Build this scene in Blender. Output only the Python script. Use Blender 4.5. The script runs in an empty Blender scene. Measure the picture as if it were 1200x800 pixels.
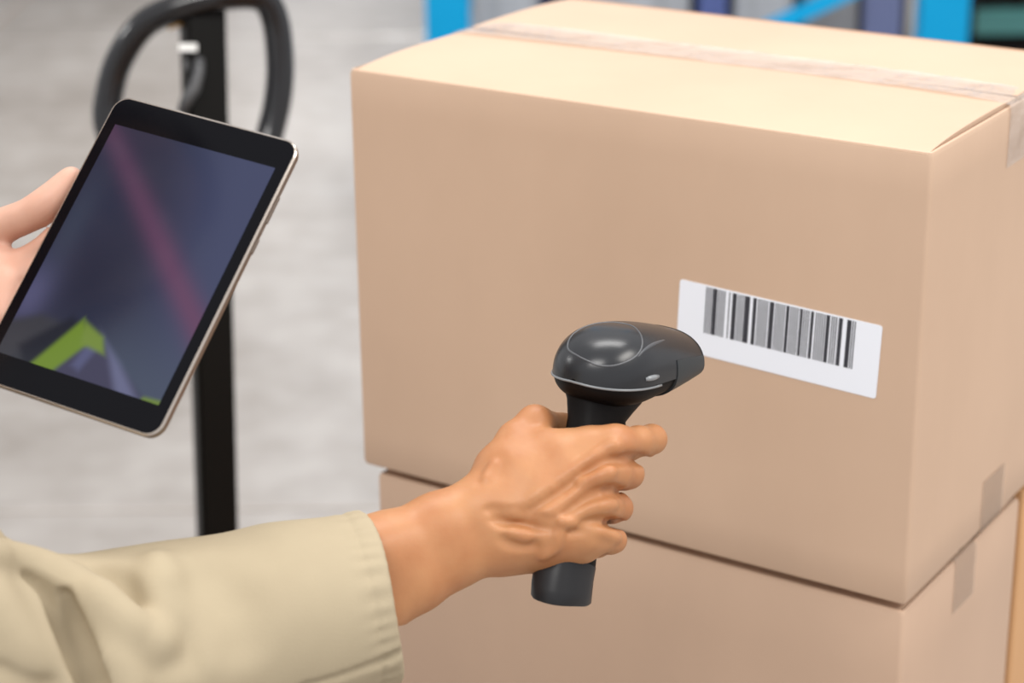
import bpy, bmesh, math, random
import numpy as np
from mathutils import Vector, Matrix

random.seed(7)
S = bpy.context.scene
COL = S.collection

# ------------------------------------------------------------------ camera
CAM_H = 1.60
FPX = 2471.2                                   # focal length in pixels of the 1200 px wide frame
RIGHT = np.array([0.99994805, -0.00354897, -0.00955561])
UP = np.array([0.01019338, 0.3481465, 0.93738472])
FWD = np.array([0.0, 0.93743342, -0.34816459])
CAM = np.array([0.0, 0.0, CAM_H])

cam_data = bpy.data.cameras.new('camera')
cam = bpy.data.objects.new('camera', cam_data)
COL.objects.link(cam)
m = Matrix.Identity(4)
for i in range(3):
    m[i][0], m[i][1], m[i][2], m[i][3] = RIGHT[i], UP[i], -FWD[i], CAM[i]
cam.matrix_world = m
cam_data.sensor_width = 36.0
cam_data.lens = FPX / 1200 * 36.0
cam_data.clip_start = 0.02
cam_data.clip_end = 100
cam_data.dof.use_dof = True
cam_data.dof.focus_distance = 1.38
cam_data.dof.aperture_fstop = 5.4
S.camera = cam

# ------------------------------------------------------------------ world, lamps, exposure
world = bpy.data.worlds.new('world')
S.world = world
world.use_nodes = True
wn = world.node_tree.nodes
wn['Background'].inputs['Color'].default_value = (0.97, 0.97, 0.985, 1)
wn['Background'].inputs['Strength'].default_value = 0.90


def area_lamp(name, loc, target, sx, sy, power, col, spread=180):
    l = bpy.data.lights.new(name, 'AREA')
    l.shape = 'RECTANGLE'
    l.size, l.size_y = sx, sy
    l.energy = power
    l.spread = math.radians(spread)
    l.color = col
    o = bpy.data.objects.new(name, l)
    COL.objects.link(o)
    o.location = loc
    d = Vector(target) - Vector(loc)
    o.rotation_euler = d.to_track_quat('-Z', 'Y').to_euler()
    return o


# hall lamps over cartons and right aisle; the other three are added fills
LAMPS = [
    ('overhead_lamp', (0.6, 3.2, 5.8), (0.5, 2.4, 0), 3.6, 1.2, 165, (1.0, 0.98, 0.96)),
    ('rear_floor_fill', (0.2, 6.6, 5.4), (0.2, 6.6, 0), 1.6, 1.0, 42, (1.0, 0.97, 0.93), 62),  # added fill, narrow beam to brighten the floor beside the rack
    ('right_aisle_lamp', (3.4, 0.4, 4.8), (0.1, 1.8, 0.6), 2.6, 1.2, 125, (1.0, 0.96, 0.90)),
    ('carton_front_fill', (-1.3, -1.6, 5.2), (0.2, 1.6, 0.6), 2.6, 1.2, 128, (1.0, 0.98, 0.95)),  # added fill from behind the camera, brightens the carton front
    ('loop_highlight_fill', (-5.0, 2.2, 4.0), (-0.3, 2.3, 0.8), 1.0, 0.6, 40, (1.0, 0.99, 0.97)),  # added fill that puts highlights on the grip loop
]
for a in LAMPS:
    area_lamp(*a)

S.view_settings.view_transform = 'Standard'
S.view_settings.look = 'None'
S.view_settings.gamma = 1.0
S.view_settings.use_curve_mapping = False
S.view_settings.exposure = 0.0


# ------------------------------------------------------------------ helpers
def at(px, py, depth):
    """point of the world seen at a pixel of the frame, at a given depth"""
    return CAM + RIGHT * ((px - 600) / FPX * depth) + UP * (-(py - 400) / FPX * depth) + FWD * depth


def principled(name, color, rough=0.5, metal=0.0, spec=0.5, **kw):
    mt = bpy.data.materials.new(name)
    mt.use_nodes = True
    b = mt.node_tree.nodes['Principled BSDF']
    b.inputs['Base Color'].default_value = (*color, 1)
    b.inputs['Roughness'].default_value = rough
    b.inputs['Metallic'].default_value = metal
    b.inputs['Specular IOR Level'].default_value = spec
    for k, v in kw.items():
        b.inputs[k].default_value = v
    return mt


def noise_tint(mt, c1, c2, scale, detail=4, vec=None, stretch=(1, 1, 1), lo=0.35, hi=0.65, rough=0.55):
    """base colour wanders between two tones by a noise in object space"""
    nt = mt.node_tree
    b = nt.nodes['Principled BSDF']
    tc = nt.nodes.new('ShaderNodeTexCoord')
    mp = nt.nodes.new('ShaderNodeMapping')
    mp.inputs['Scale'].default_value = stretch
    nz = nt.nodes.new('ShaderNodeTexNoise')
    nz.inputs['Scale'].default_value = scale
    nz.inputs['Detail'].default_value = detail
    nz.inputs['Roughness'].default_value = rough
    cr = nt.nodes.new('ShaderNodeValToRGB')
    cr.color_ramp.elements[0].position = lo
    cr.color_ramp.elements[1].position = hi
    cr.color_ramp.elements[0].color = (*c1, 1)
    cr.color_ramp.elements[1].color = (*c2, 1)
    nt.links.new(tc.outputs['Object'], mp.inputs['Vector'])
    nt.links.new(mp.outputs['Vector'], nz.inputs['Vector'])
    nt.links.new(nz.outputs['Fac'], cr.inputs['Fac'])
    nt.links.new(cr.outputs['Color'], b.inputs['Base Color'])
    return mt


def add_bump(mt, scale, strength, dist, stretch=(1, 1, 1), detail=3):
    nt = mt.node_tree
    b = nt.nodes['Principled BSDF']
    tc = nt.nodes.new('ShaderNodeTexCoord')
    mp = nt.nodes.new('ShaderNodeMapping')
    mp.inputs['Scale'].default_value = stretch
    nz = nt.nodes.new('ShaderNodeTexNoise')
    nz.inputs['Scale'].default_value = scale
    nz.inputs['Detail'].default_value = detail
    bp = nt.nodes.new('ShaderNodeBump')
    bp.inputs['Strength'].default_value = strength
    bp.inputs['Distance'].default_value = dist
    nt.links.new(tc.outputs['Object'], mp.inputs['Vector'])
    nt.links.new(mp.outputs['Vector'], nz.inputs['Vector'])
    nt.links.new(nz.outputs['Fac'], bp.inputs['Height'])
    nt.links.new(bp.outputs['Normal'], b.inputs['Normal'])
    return mt


def link(name, me, mats, parent=None, smooth=False):
    if not isinstance(mats, (list, tuple)):
        mats = [mats]
    for mt in mats:
        me.materials.append(mt)
    o = bpy.data.objects.new(name, me)
    COL.objects.link(o)
    if parent is not None:
        o.parent = parent
    if smooth:
        me.polygons.foreach_set('use_smooth', [True] * len(me.polygons))
    return o


def obj_bm(name, bm, mats, parent=None, smooth=False, angle=None):
    bmesh.ops.recalc_face_normals(bm, faces=bm.faces)
    me = bpy.data.meshes.new(name)
    bm.to_mesh(me)
    bm.free()
    o = link(name, me, mats, parent, smooth)
    if angle is not None:
        me.polygons.foreach_set('use_smooth', [True] * len(me.polygons))
        me.set_sharp_from_angle(angle=math.radians(angle))
    return o


def obj_py(name, verts, faces, mats, parent=None, smooth=False, fix=True):
    bm = bmesh.new()
    vs = [bm.verts.new(tuple(v)) for v in verts]
    for f in faces:
        try:
            bm.faces.new([vs[i] for i in f])
        except ValueError:
            pass
    return obj_bm(name, bm, mats, parent, smooth)


def thing(name, label, cat, loc=(0, 0, 0), group=None, basis=None):
    o = bpy.data.objects.new(name, None)
    COL.objects.link(o)
    o.empty_display_size = 0.05
    if basis is None:
        o.location = loc
    else:
        mw = Matrix.Identity(4)
        for c in range(3):
            for r in range(3):
                mw[r][c] = basis[c][r]
        for r in range(3):
            mw[r][3] = loc[r]
        o.matrix_world = mw
    o['label'] = label
    o['category'] = cat
    if group:
        o['group'] = group
    return o


def tag(o, label, cat, group=None):
    o['label'] = label
    o['category'] = cat
    if group:
        o['group'] = group
    return o


def box(bm, lo, hi, bevel=0.0, seg=2):
    x0, y0, z0 = lo
    x1, y1, z1 = hi
    vs = [bm.verts.new(c) for c in ((x0, y0, z0), (x1, y0, z0), (x1, y1, z0), (x0, y1, z0),
                                    (x0, y0, z1), (x1, y0, z1), (x1, y1, z1), (x0, y1, z1))]
    fs = [bm.faces.new([vs[i] for i in f]) for f in
          ((3, 2, 1, 0), (4, 5, 6, 7), (0, 1, 5, 4), (1, 2, 6, 5), (2, 3, 7, 6), (3, 0, 4, 7))]
    if bevel > 0:
        es = list({e for f in fs for e in f.edges})
        bmesh.ops.bevel(bm, geom=es, offset=bevel, segments=seg, profile=0.5, affect='EDGES')
    return vs


def box_obj(name, lo, hi, mat, parent=None, bevel=0.0, seg=2):
    bm = bmesh.new()
    box(bm, lo, hi, bevel, seg)
    return obj_bm(name, bm, mat, parent, angle=35 if bevel else None)


def tube(bm, pts, r, n=14, closed=False, caps=True):
    """round tube along a polyline; r may be one radius or a list"""
    pts = [Vector(p) for p in pts]
    k = len(pts)
    rs = r if isinstance(r, (list, tuple)) else [r] * k
    rings = []
    prev = None
    for i in range(k):
        a = pts[(i - 1) % k] if (closed or i > 0) else pts[i]
        b = pts[(i + 1) % k] if (closed or i < k - 1) else pts[i]
        t = (b - a).normalized()
        if prev is None:
            ref = Vector((0, 0, 1)) if abs(t.z) < 0.9 else Vector((1, 0, 0))
            u = t.cross(ref).normalized()
        else:
            u = (prev - t * prev.dot(t)).normalized()
        prev = u
        v = t.cross(u)
        rings.append([bm.verts.new(pts[i] + (u * math.cos(2 * math.pi * j / n) + v * math.sin(2 * math.pi * j / n)) * rs[i])
                      for j in range(n)])
    last = k if closed else k - 1
    for i in range(last):
        A, B = rings[i], rings[(i + 1) % k]
        for j in range(n):
            bm.faces.new([A[j], A[(j + 1) % n], B[(j + 1) % n], B[j]])
    if caps and not closed:
        bm.faces.new(rings[0][::-1])
        bm.faces.new(rings[-1])


def spline(pts, n=8, closed=False):
    """Catmull-Rom points through pts"""
    P = [np.array(p, float) for p in pts]
    k = len(P)
    out = []
    segs = k if closed else k - 1
    for i in range(segs):
        p0 = P[(i - 1) % k] if (closed or i > 0) else P[i]
        p1, p2 = P[i], P[(i + 1) % k]
        p3 = P[(i + 2) % k] if (closed or i + 2 < k) else P[i + 1]
        for j in range(n):
            t = j / n
            out.append(0.5 * ((2 * p1) + (-p0 + p2) * t + (2 * p0 - 5 * p1 + 4 * p2 - p3) * t * t + (-p0 + 3 * p1 - 3 * p2 + p3) * t ** 3))
    if not closed:
        out.append(P[-1])
    return out


def quad_board(name, c, size, mat, parent=None, bevel=0.0):
    return box_obj(name, (c[0] - size[0] / 2, c[1] - size[1] / 2, c[2] - size[2] / 2),
                   (c[0] + size[0] / 2, c[1] + size[1] / 2, c[2] + size[2] / 2), mat, parent, bevel)


# ------------------------------------------------------------------ distance-field modelling (hands, cloth)
class Field:
    def __init__(self, lo, hi, h):
        self.h = h
        self.lo = np.array(lo, np.float32)
        self.n = np.ceil((np.array(hi) - np.array(lo)) / h).astype(int) + 1
        self.ax = [(self.lo[i] + np.arange(self.n[i]) * h).astype(np.float32) for i in range(3)]
        self.D = np.full(self.n, 1.0, np.float32)

    def sub(self, lo, hi):
        a = np.clip(np.floor((lo - self.lo) / self.h).astype(int), 0, self.n - 1)
        b = np.clip(np.ceil((hi - self.lo) / self.h).astype(int) + 1, 1, self.n)
        if np.any(b <= a):
            return None, None
        sl = tuple(slice(a[i], b[i]) for i in range(3))
        g = np.meshgrid(self.ax[0][sl[0]], self.ax[1][sl[1]], self.ax[2][sl[2]], indexing='ij', sparse=True)
        return sl, g

    @staticmethod
    def smin(a, b, k):
        if k <= 0:
            return np.minimum(a, b)
        hh = np.maximum(k - np.abs(a - b), 0) / k
        return np.minimum(a, b) - hh * hh * k * 0.25

    def chain_d(self, pts, k, pad):
        P = [np.array(p[:3], np.float32) for p in pts]
        R = [p[3] for p in pts]
        mr = max(R) + pad
        lo = np.min(P, 0) - mr
        hi = np.max(P, 0) + mr
        sl, g = self.sub(lo, hi)
        if sl is None:
            return None, None
        d = None
        if len(P) == 1:
            d = np.sqrt(sum((g[i] - P[0][i]) ** 2 for i in range(3))) - R[0]
        for i in range(len(P) - 1):
            ab = P[i + 1] - P[i]
            L2 = float(ab @ ab) + 1e-12
            t = sum((g[j] - P[i][j]) * ab[j] for j in range(3)) / L2
            t = np.clip(t, 0, 1)
            e = np.sqrt(sum((g[j] - P[i][j] - ab[j] * t) ** 2 for j in range(3))) - (R[i] + (R[i + 1] - R[i]) * t)
            d = e if d is None else self.smin(d, e, k)
        return sl, d

    def add(self, pts, k=0.006, kin=0.004):
        sl, d = self.chain_d(pts, kin, max(k, kin) + 4 * self.h)
        if sl is not None:
            self.D[sl] = self.smin(self.D[sl], d, k)

    def cut(self, pts, k=0.003, kin=0.002):
        sl, d = self.chain_d(pts, kin, k + 4 * self.h)
        if sl is not None:
            self.D[sl] = -self.smin(-self.D[sl], d, k)

    def ell(self, c, axes, rad, k=0.006):
        c = np.array(c, np.float32)
        A = np.array(axes, np.float32)
        mr = max(rad) + k + 4 * self.h
        sl, g = self.sub(c - mr, c + mr)
        if sl is None:
            return
        q = [sum((g[j] - c[j]) * A[i][j] for j in range(3)) for i in range(3)]
        k0 = np.sqrt(sum((q[i] / rad[i]) ** 2 for i in range(3)))
        k1 = np.sqrt(sum((q[i] / rad[i] ** 2) ** 2 for i in range(3))) + 1e-6
        self.D[sl] = self.smin(self.D[sl], (k0 * (k0 - 1) / k1).astype(np.float32), k)

    def sample(self, p):
        q = (np.asarray(p, np.float32) - self.lo) / self.h
        q = np.clip(q, 0, self.n - 1.001)
        i = np.floor(q).astype(int)
        f = q - i
        r = 0
        for dx in (0, 1):
            for dy in (0, 1):
                for dz in (0, 1):
                    w = (f[..., 0] if dx else 1 - f[..., 0]) * (f[..., 1] if dy else 1 - f[..., 1]) * (f[..., 2] if dz else 1 - f[..., 2])
                    r = r + w * self.D[i[..., 0] + dx, i[..., 1] + dy, i[..., 2] + dz]
        return r

    def hit(self, px, py, z0, z1, step=0.0004):
        """depth at which the surface first stands along the line of sight through a pixel (camera axes)"""
        z = np.arange(z0, z1, step)
        p = np.stack([(px - 600) / FPX * z, -(py - 400) / FPX * z, z], 1)
        d = self.sample(p)
        w = np.nonzero(d < 0)[0]
        return float(z[w[0]]) if len(w) else None

    def mesh(self):
        """naive surface nets -> verts, quads"""
        D = self.D
        s = D < 0
        cnt = np.zeros(np.array(D.shape) - 1, np.int8)
        for dx in (0, 1):
            for dy in (0, 1):
                for dz in (0, 1):
                    cnt += s[dx:dx + cnt.shape[0], dy:dy + cnt.shape[1], dz:dz + cnt.shape[2]]
        act = (cnt > 0) & (cnt < 8)
        idx = np.argwhere(act)
        vid = np.full(act.shape, -1, np.int64)
        vid[act] = np.arange(len(idx))
        corner = {}
        for dx in (0, 1):
            for dy in (0, 1):
                for dz in (0, 1):
                    corner[dx, dy, dz] = D[idx[:, 0] + dx, idx[:, 1] + dy, idx[:, 2] + dz]
        acc = np.zeros((len(idx), 3))
        num = np.zeros(len(idx))
        ks = list(corner)
        for a in ks:
            for ax_ in range(3):
                if a[ax_] == 0:
                    b = list(a)
                    b[ax_] = 1
                    b = tuple(b)
                    va, vb = corner[a], corner[b]
                    cr = (va < 0) != (vb < 0)
                    t = np.where(cr, va / np.where(cr, va - vb, 1), 0)
                    p = np.array(a, float)[None] + np.eye(3)[ax_][None] * t[:, None]
                    acc += p * cr[:, None]
                    num += cr
        V = (idx + acc / num[:, None]) * self.h + self.lo
        F = []
        for ax_ in range(3):
            o = [i for i in range(3) if i != ax_]
            a = [slice(None)] * 3
            b = [slice(None)] * 3
            a[ax_] = slice(0, -1)
            b[ax_] = slice(1, None)
            for q in o:
                a[q] = slice(1, -1)
                b[q] = slice(1, -1)
            sa, sb = s[tuple(a)], s[tuple(b)]
            for flip in (False, True):
                e = np.argwhere((sa & ~sb) if not flip else (~sa & sb))
                if not len(e):
                    continue
                base = e.copy()
                for q in o:
                    base[:, q] += 1
                quad = []
                for (u, v) in ((0, 0), (1, 0), (1, 1), (0, 1)):
                    c = base.copy()
                    c[:, o[0]] -= 1 - u
                    c[:, o[1]] -= 1 - v
                    quad.append(vid[c[:, 0], c[:, 1], c[:, 2]])
                quad = np.stack(quad, 1)
                if flip != (ax_ == 1):
                    quad = quad[:, ::-1]
                F.append(quad)
        F = np.concatenate(F)
        F = F[(F >= 0).all(1)]
        return V, F


def relax(V, F, it=2, lam=0.5):
    """light smoothing of a quad net"""
    E = np.concatenate([F[:, [0, 1]], F[:, [1, 2]], F[:, [2, 3]], F[:, [3, 0]]])
    E = np.concatenate([E, E[:, ::-1]])
    deg = np.bincount(E[:, 0], minlength=len(V)).clip(1)[:, None]
    for i in range(it):
        for l in (lam, -lam * 1.04):
            s = np.stack([np.bincount(E[:, 0], weights=V[E[:, 1], c], minlength=len(V)) for c in range(3)], 1)
            V = V + l * (s / deg - V)
    return V


def biggest(V, F):
    """only the largest connected piece of a net"""
    lab_ = np.arange(len(V))
    while True:
        m_ = lab_[F].min(1)
        new = lab_.copy()
        for c in range(4):
            np.minimum.at(new, F[:, c], m_)
        new = new[new]
        if (new == lab_).all():
            break
        lab_ = new
    keep = lab_ == np.bincount(lab_[F[:, 0]]).argmax()
    ids = np.cumsum(keep) - 1
    return V[keep], ids[F[keep[F[:, 0]]]]


def to_world(V):
    """camera axes (right, up, depth) -> world"""
    return CAM + V[:, :1] * RIGHT + V[:, 1:2] * UP + V[:, 2:3] * FWD


def to_cam(p):
    d = np.array(p) - CAM
    return np.array([d @ RIGHT, d @ UP, d @ FWD])


def net_mesh(name, parts, mats, parent):
    """parts: list of (V, F, flip, material index), joined as one mesh"""
    Vs, Fs, Ms = [], [], []
    off = 0
    for V, F, flip, mi in parts:
        Vs.append(V)
        Fs.append((F[:, ::-1] if flip else F) + off)
        Ms.append(np.full(len(F), mi))
        off += len(V)
    V = np.concatenate(Vs)
    F = np.concatenate(Fs)
    me = bpy.data.meshes.new(name)
    me.vertices.add(len(V))
    me.vertices.foreach_set('co', V.astype(np.float32).ravel())
    me.loops.add(F.size)
    me.loops.foreach_set('vertex_index', F.astype(np.int32).ravel())
    me.polygons.add(len(F))
    me.polygons.foreach_set('loop_start', np.arange(0, F.size, 4, dtype=np.int32))
    me.polygons.foreach_set('use_smooth', np.ones(len(F), bool))
    for mt in mats:
        me.materials.append(mt)
    me.polygons.foreach_set('material_index', np.concatenate(Ms).astype(np.int32))
    me.update()
    me.validate()
    o = bpy.data.objects.new(name, me)
    COL.objects.link(o)
    o.parent = parent
    return o


# ------------------------------------------------------------------ materials
def cardboard(name, c1, c2, flute=True):
    mt = principled(name, c1, 0.55, spec=0.62)
    noise_tint(mt, c1, c2, 5.0, 5, stretch=(1, 1, 0.6))
    add_bump(mt, 60, 0.12, 0.002, stretch=(1.6, 1.6, 0.08), detail=2)
    return mt


M_card = cardboard('kraft_cardboard', (0.575, 0.395, 0.275), (0.62, 0.43, 0.302))
M_card2 = cardboard('plain_kraft_cardboard', (0.545, 0.372, 0.262), (0.59, 0.405, 0.285))
M_card3 = cardboard('orange_kraft_cardboard', (0.60, 0.33, 0.15), (0.66, 0.37, 0.17))
M_inner = principled('cardboard_core', (0.36, 0.23, 0.14), 0.9, spec=0.2)
M_label = principled('white_label_paper', (0.86, 0.885, 0.95), 0.6)
M_ink = principled('black_print', (0.035, 0.035, 0.045), 0.6)
M_wood = noise_tint(principled('pallet_wood', (0.5, 0.34, 0.18), 0.8), (0.42, 0.28, 0.15), (0.60, 0.42, 0.24), 6, 5, stretch=(1, 8, 8))

M_tape = principled('clear_packing_tape', (0.68, 0.63, 0.59), 0.14, spec=0.9)
M_tape.node_tree.nodes['Principled BSDF'].inputs['Alpha'].default_value = 0.36
add_bump(M_tape, 30, 1.0, 0.010, stretch=(1, 0.8, 1), detail=3)

M_tape_tan = principled('thin_tan_tape', (0.44, 0.33, 0.25), 0.3, spec=0.4)
M_tape_tan.node_tree.nodes['Principled BSDF'].inputs['Alpha'].default_value = 0.38
M_floor = principled('polished_concrete', (0.5, 0.48, 0.46), 0.27, spec=0.9)
M_steel_black = add_bump(principled('black_enamel', (0.006, 0.0055, 0.007), 0.13, spec=0.6), 9, 0.12, 0.012)
M_post = principled('black_painted_steel', (0.0045, 0.004, 0.0035), 0.36, spec=0.12)
M_grey_plastic = principled('grey_lever_plastic', (0.065, 0.065, 0.068), 0.4, spec=0.4)
M_amber = principled('amber_plastic', (0.62, 0.32, 0.03), 0.4)
M_white = principled('white_sticker', (0.8, 0.8, 0.78), 0.5)
M_yellow = principled('yellow_truck_paint', (0.72, 0.38, 0.03), 0.4)
M_rubber = principled('black_rubber', (0.02, 0.02, 0.02), 0.8)
M_blue = noise_tint(principled('blue_rack_paint', (0.0, 0.31, 0.62), 0.5, spec=0.2), (0.0, 0.32, 0.64), (0.004, 0.34, 0.66), 3)
M_teal = noise_tint(principled('teal_beam_paint', (0.05, 0.20, 0.19), 0.4), (0.045, 0.17, 0.165), (0.07, 0.235, 0.22), 3)
M_crate = principled('blue_crate_plastic', (0.10, 0.14, 0.36), 0.5)
M_wrap = noise_tint(principled('grey_stretch_wrap', (0.4, 0.42, 0.45), 0.3), (0.30, 0.31, 0.33), (0.47, 0.49, 0.52), 3, 3, stretch=(4, 4, 0.7))
M_dark = noise_tint(principled('unlit_rack_dark', (0.01, 0.008, 0.008), 0.7, spec=0.2), (0.007, 0.006, 0.006), (0.016, 0.012, 0.011), 4)  # near-black colour paints the unlit inside of the right rack
M_wall = noise_tint(principled('warehouse_wall_paint', (0.16, 0.145, 0.13), 0.8), (0.14, 0.125, 0.11), (0.18, 0.165, 0.15), 1.2)

M_skin = principled('tanned_skin', (0.60, 0.33, 0.19), 0.46, spec=0.4)
bs = M_skin.node_tree.nodes['Principled BSDF']
noise_tint(M_skin, (0.425, 0.176, 0.072), (0.495, 0.232, 0.102), 26, 3)
add_bump(M_skin, 420, 0.10, 0.0008, detail=2)
bs.inputs['Subsurface Weight'].default_value = 0.12
bs.inputs['Subsurface Radius'].default_value = (0.006, 0.0025, 0.0012)
bs.inputs['Subsurface Scale'].default_value = 1.0
M_palm = principled('pale_palm_skin', (0.75, 0.47, 0.36), 0.5, spec=0.4)
noise_tint(M_palm, (0.55, 0.295, 0.21), (0.625, 0.37, 0.28), 24, 3)
bp_ = M_palm.node_tree.nodes['Principled BSDF']
bp_.inputs['Subsurface Weight'].default_value = 0.15
bp_.inputs['Subsurface Radius'].default_value = (0.006, 0.0025, 0.0015)
M_nail = principled('fingernail', (0.80, 0.52, 0.42), 0.25)

M_khaki = principled('khaki_twill', (0.60, 0.52, 0.36), 0.9, spec=0.15)
noise_tint(M_khaki, (0.385, 0.318, 0.218), (0.425, 0.354, 0.243), 9, 4)
add_bump(M_khaki, 700, 0.25, 0.0006, stretch=(1, 1, 2.2), detail=2)
M_trousers = principled('charcoal_trouser_cloth', (0.05, 0.055, 0.07), 0.9, spec=0.2)
M_shoe = principled('black_shoe_leather', (0.02, 0.02, 0.02), 0.4)
M_hair = principled('dark_brown_hair', (0.025, 0.015, 0.010), 0.45)
M_eye = principled('eye_white', (0.8, 0.78, 0.75), 0.2)

M_scan_shell = add_bump(principled('charcoal_satin_plastic', (0.017, 0.018, 0.021), 0.27, spec=0.48), 900, 0.04, 0.0004)
M_scan_nose = add_bump(principled('dark_grey_matt_plastic', (0.030, 0.034, 0.037), 0.42, spec=0.35), 900, 0.06, 0.0004)
M_scan_body = principled('black_matt_plastic', (0.005, 0.004, 0.004), 0.5, spec=0.12)
M_scan_trim = principled('clear_grey_trim', (0.22, 0.23, 0.24), 0.25, spec=0.6)
M_scan_line = principled('ridge_highlight_grey', (0.07, 0.073, 0.08), 0.3, spec=0.5)  # lighter grey paints the highlights along shield and crease ridges
M_lens = principled('scan_window', (0.03, 0.004, 0.006), 0.08)
M_scan_base = principled('grey_handle_cap', (0.016, 0.0155, 0.017), 0.38, spec=0.32)

M_tab_glass = principled('black_cover_glass', (0.003, 0.003, 0.0045), 0.10, spec=0.12)
M_tab_case = principled('champagne_aluminium', (0.26, 0.21, 0.175), 0.32, metal=0.85)
M_tab_rim = principled('polished_rim', (0.50, 0.44, 0.39), 0.24, metal=0.9)
M_disp = bpy.data.materials.new('lit_display')
M_disp.use_nodes = True
_nt = M_disp.node_tree
_b = _nt.nodes['Principled BSDF']
_at = _nt.nodes.new('ShaderNodeAttribute')
_at.attribute_name = 'picture'
_nt.links.new(_at.outputs['Color'], _b.inputs['Emission Color'])
_b.inputs['Base Color'].default_value = (0.004, 0.004, 0.005, 1)
_b.inputs['Emission Strength'].default_value = 0.80
_b.inputs['Roughness'].default_value = 0.10
_b.inputs['Specular IOR Level'].default_value = 0.2

# concrete: cloudy tone, worn patches and fine speckle
nt = M_floor.node_tree
b = nt.nodes['Principled BSDF']
tc = nt.nodes.new('ShaderNodeTexCoord')
n1 = nt.nodes.new('ShaderNodeTexNoise')
n1.inputs['Scale'].default_value = 1.1
n1.inputs['Detail'].default_value = 5
n2 = nt.nodes.new('ShaderNodeTexNoise')
n2.inputs['Scale'].default_value = 9
n2.inputs['Detail'].default_value = 6
mx = nt.nodes.new('ShaderNodeMath')
mx.operation = 'MULTIPLY_ADD'
mx.inputs[1].default_value = 0.45
ad = nt.nodes.new('ShaderNodeMath')
ad.operation = 'MULTIPLY'
ad.inputs[1].default_value = 0.55
cr = nt.nodes.new('ShaderNodeValToRGB')
cr.color_ramp.elements[0].position = 0.36
cr.color_ramp.elements[1].position = 0.62
cr.color_ramp.elements[0].color = (0.305, 0.275, 0.25, 1)
cr.color_ramp.elements[1].color = (0.44, 0.41, 0.385, 1)
nt.links.new(tc.outputs['Object'], n1.inputs['Vector'])
nt.links.new(tc.outputs['Object'], n2.inputs['Vector'])
nt.links.new(n1.outputs['Fac'], ad.inputs[0])
nt.links.new(n2.outputs['Fac'], mx.inputs[0])
nt.links.new(ad.outputs[0], mx.inputs[2])
nt.links.new(mx.outputs[0], cr.inputs['Fac'])
nt.links.new(cr.outputs['Color'], b.inputs['Base Color'])

# ------------------------------------------------------------------ floor and walls
floor = box_obj('floor', (-9, -3, -0.06), (11, 14.8, -0.012), M_inner)
floor['kind'] = 'structure'
Y_JOINT = 3.46
for i in range(-2, 3):
    for j in range(-2, 3):
        x0, y0 = -1.9 + i * 4.0, Y_JOINT + j * 4.0
        s = box_obj('concrete_slab', (x0 + 0.006, y0 + 0.006, -0.05), (x0 + 3.994, y0 + 3.994, 0.0), M_floor, floor, 0.006, 1)
# back wall; unseen doorway, made tall to reflect brightness in floor and tape
wb = bpy.data.objects.new('wall_back', bpy.data.meshes.new('wall_back'))
bm = bmesh.new()
DX0, DX1, DH = -2.0, 4.2, 6.6
for a, c in (((-9, 14.4, 0), (DX0, 14.6, 7.6)), ((DX1, 14.4, 0), (11, 14.6, 7.6)), ((DX0, 14.4, DH), (DX1, 14.6, 7.6))):
    box(bm, a, c)
wb = obj_bm('wall_back', bm, M_wall)
wb['kind'] = 'structure'
bm = bmesh.new()
box(bm, (DX0 - 0.12, 14.36, 0), (DX0, 14.62, DH + 0.12))
box(bm, (DX1, 14.36, 0), (DX1 + 0.12, 14.62, DH + 0.12))
box(bm, (DX0, 14.36, DH), (DX1, 14.62, DH + 0.12))
df = obj_bm('trim_1', bm, M_wall)
df['kind'] = 'structure'

# ------------------------------------------------------------------ cartons
SC = 0.94
yaw = math.radians(33.165)
EX = np.array([-math.cos(yaw), math.sin(yaw), 0])      # along the front face, to the left
EY = np.array([math.sin(yaw), math.cos(yaw), 0])       # into depth
EZ = np.array([0, 0, 1.0])
BW, BH, BD = 0.5381 * SC, 0.3734 * SC, 0.3682 * SC
BTOP = np.array([0.3110, 1.5, -0.4133]) * SC + CAM      # near top corner of the upper carton
ZTOP = BTOP[2]
ZMID = ZTOP - BH
PAL_TOP = 0.145


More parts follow.
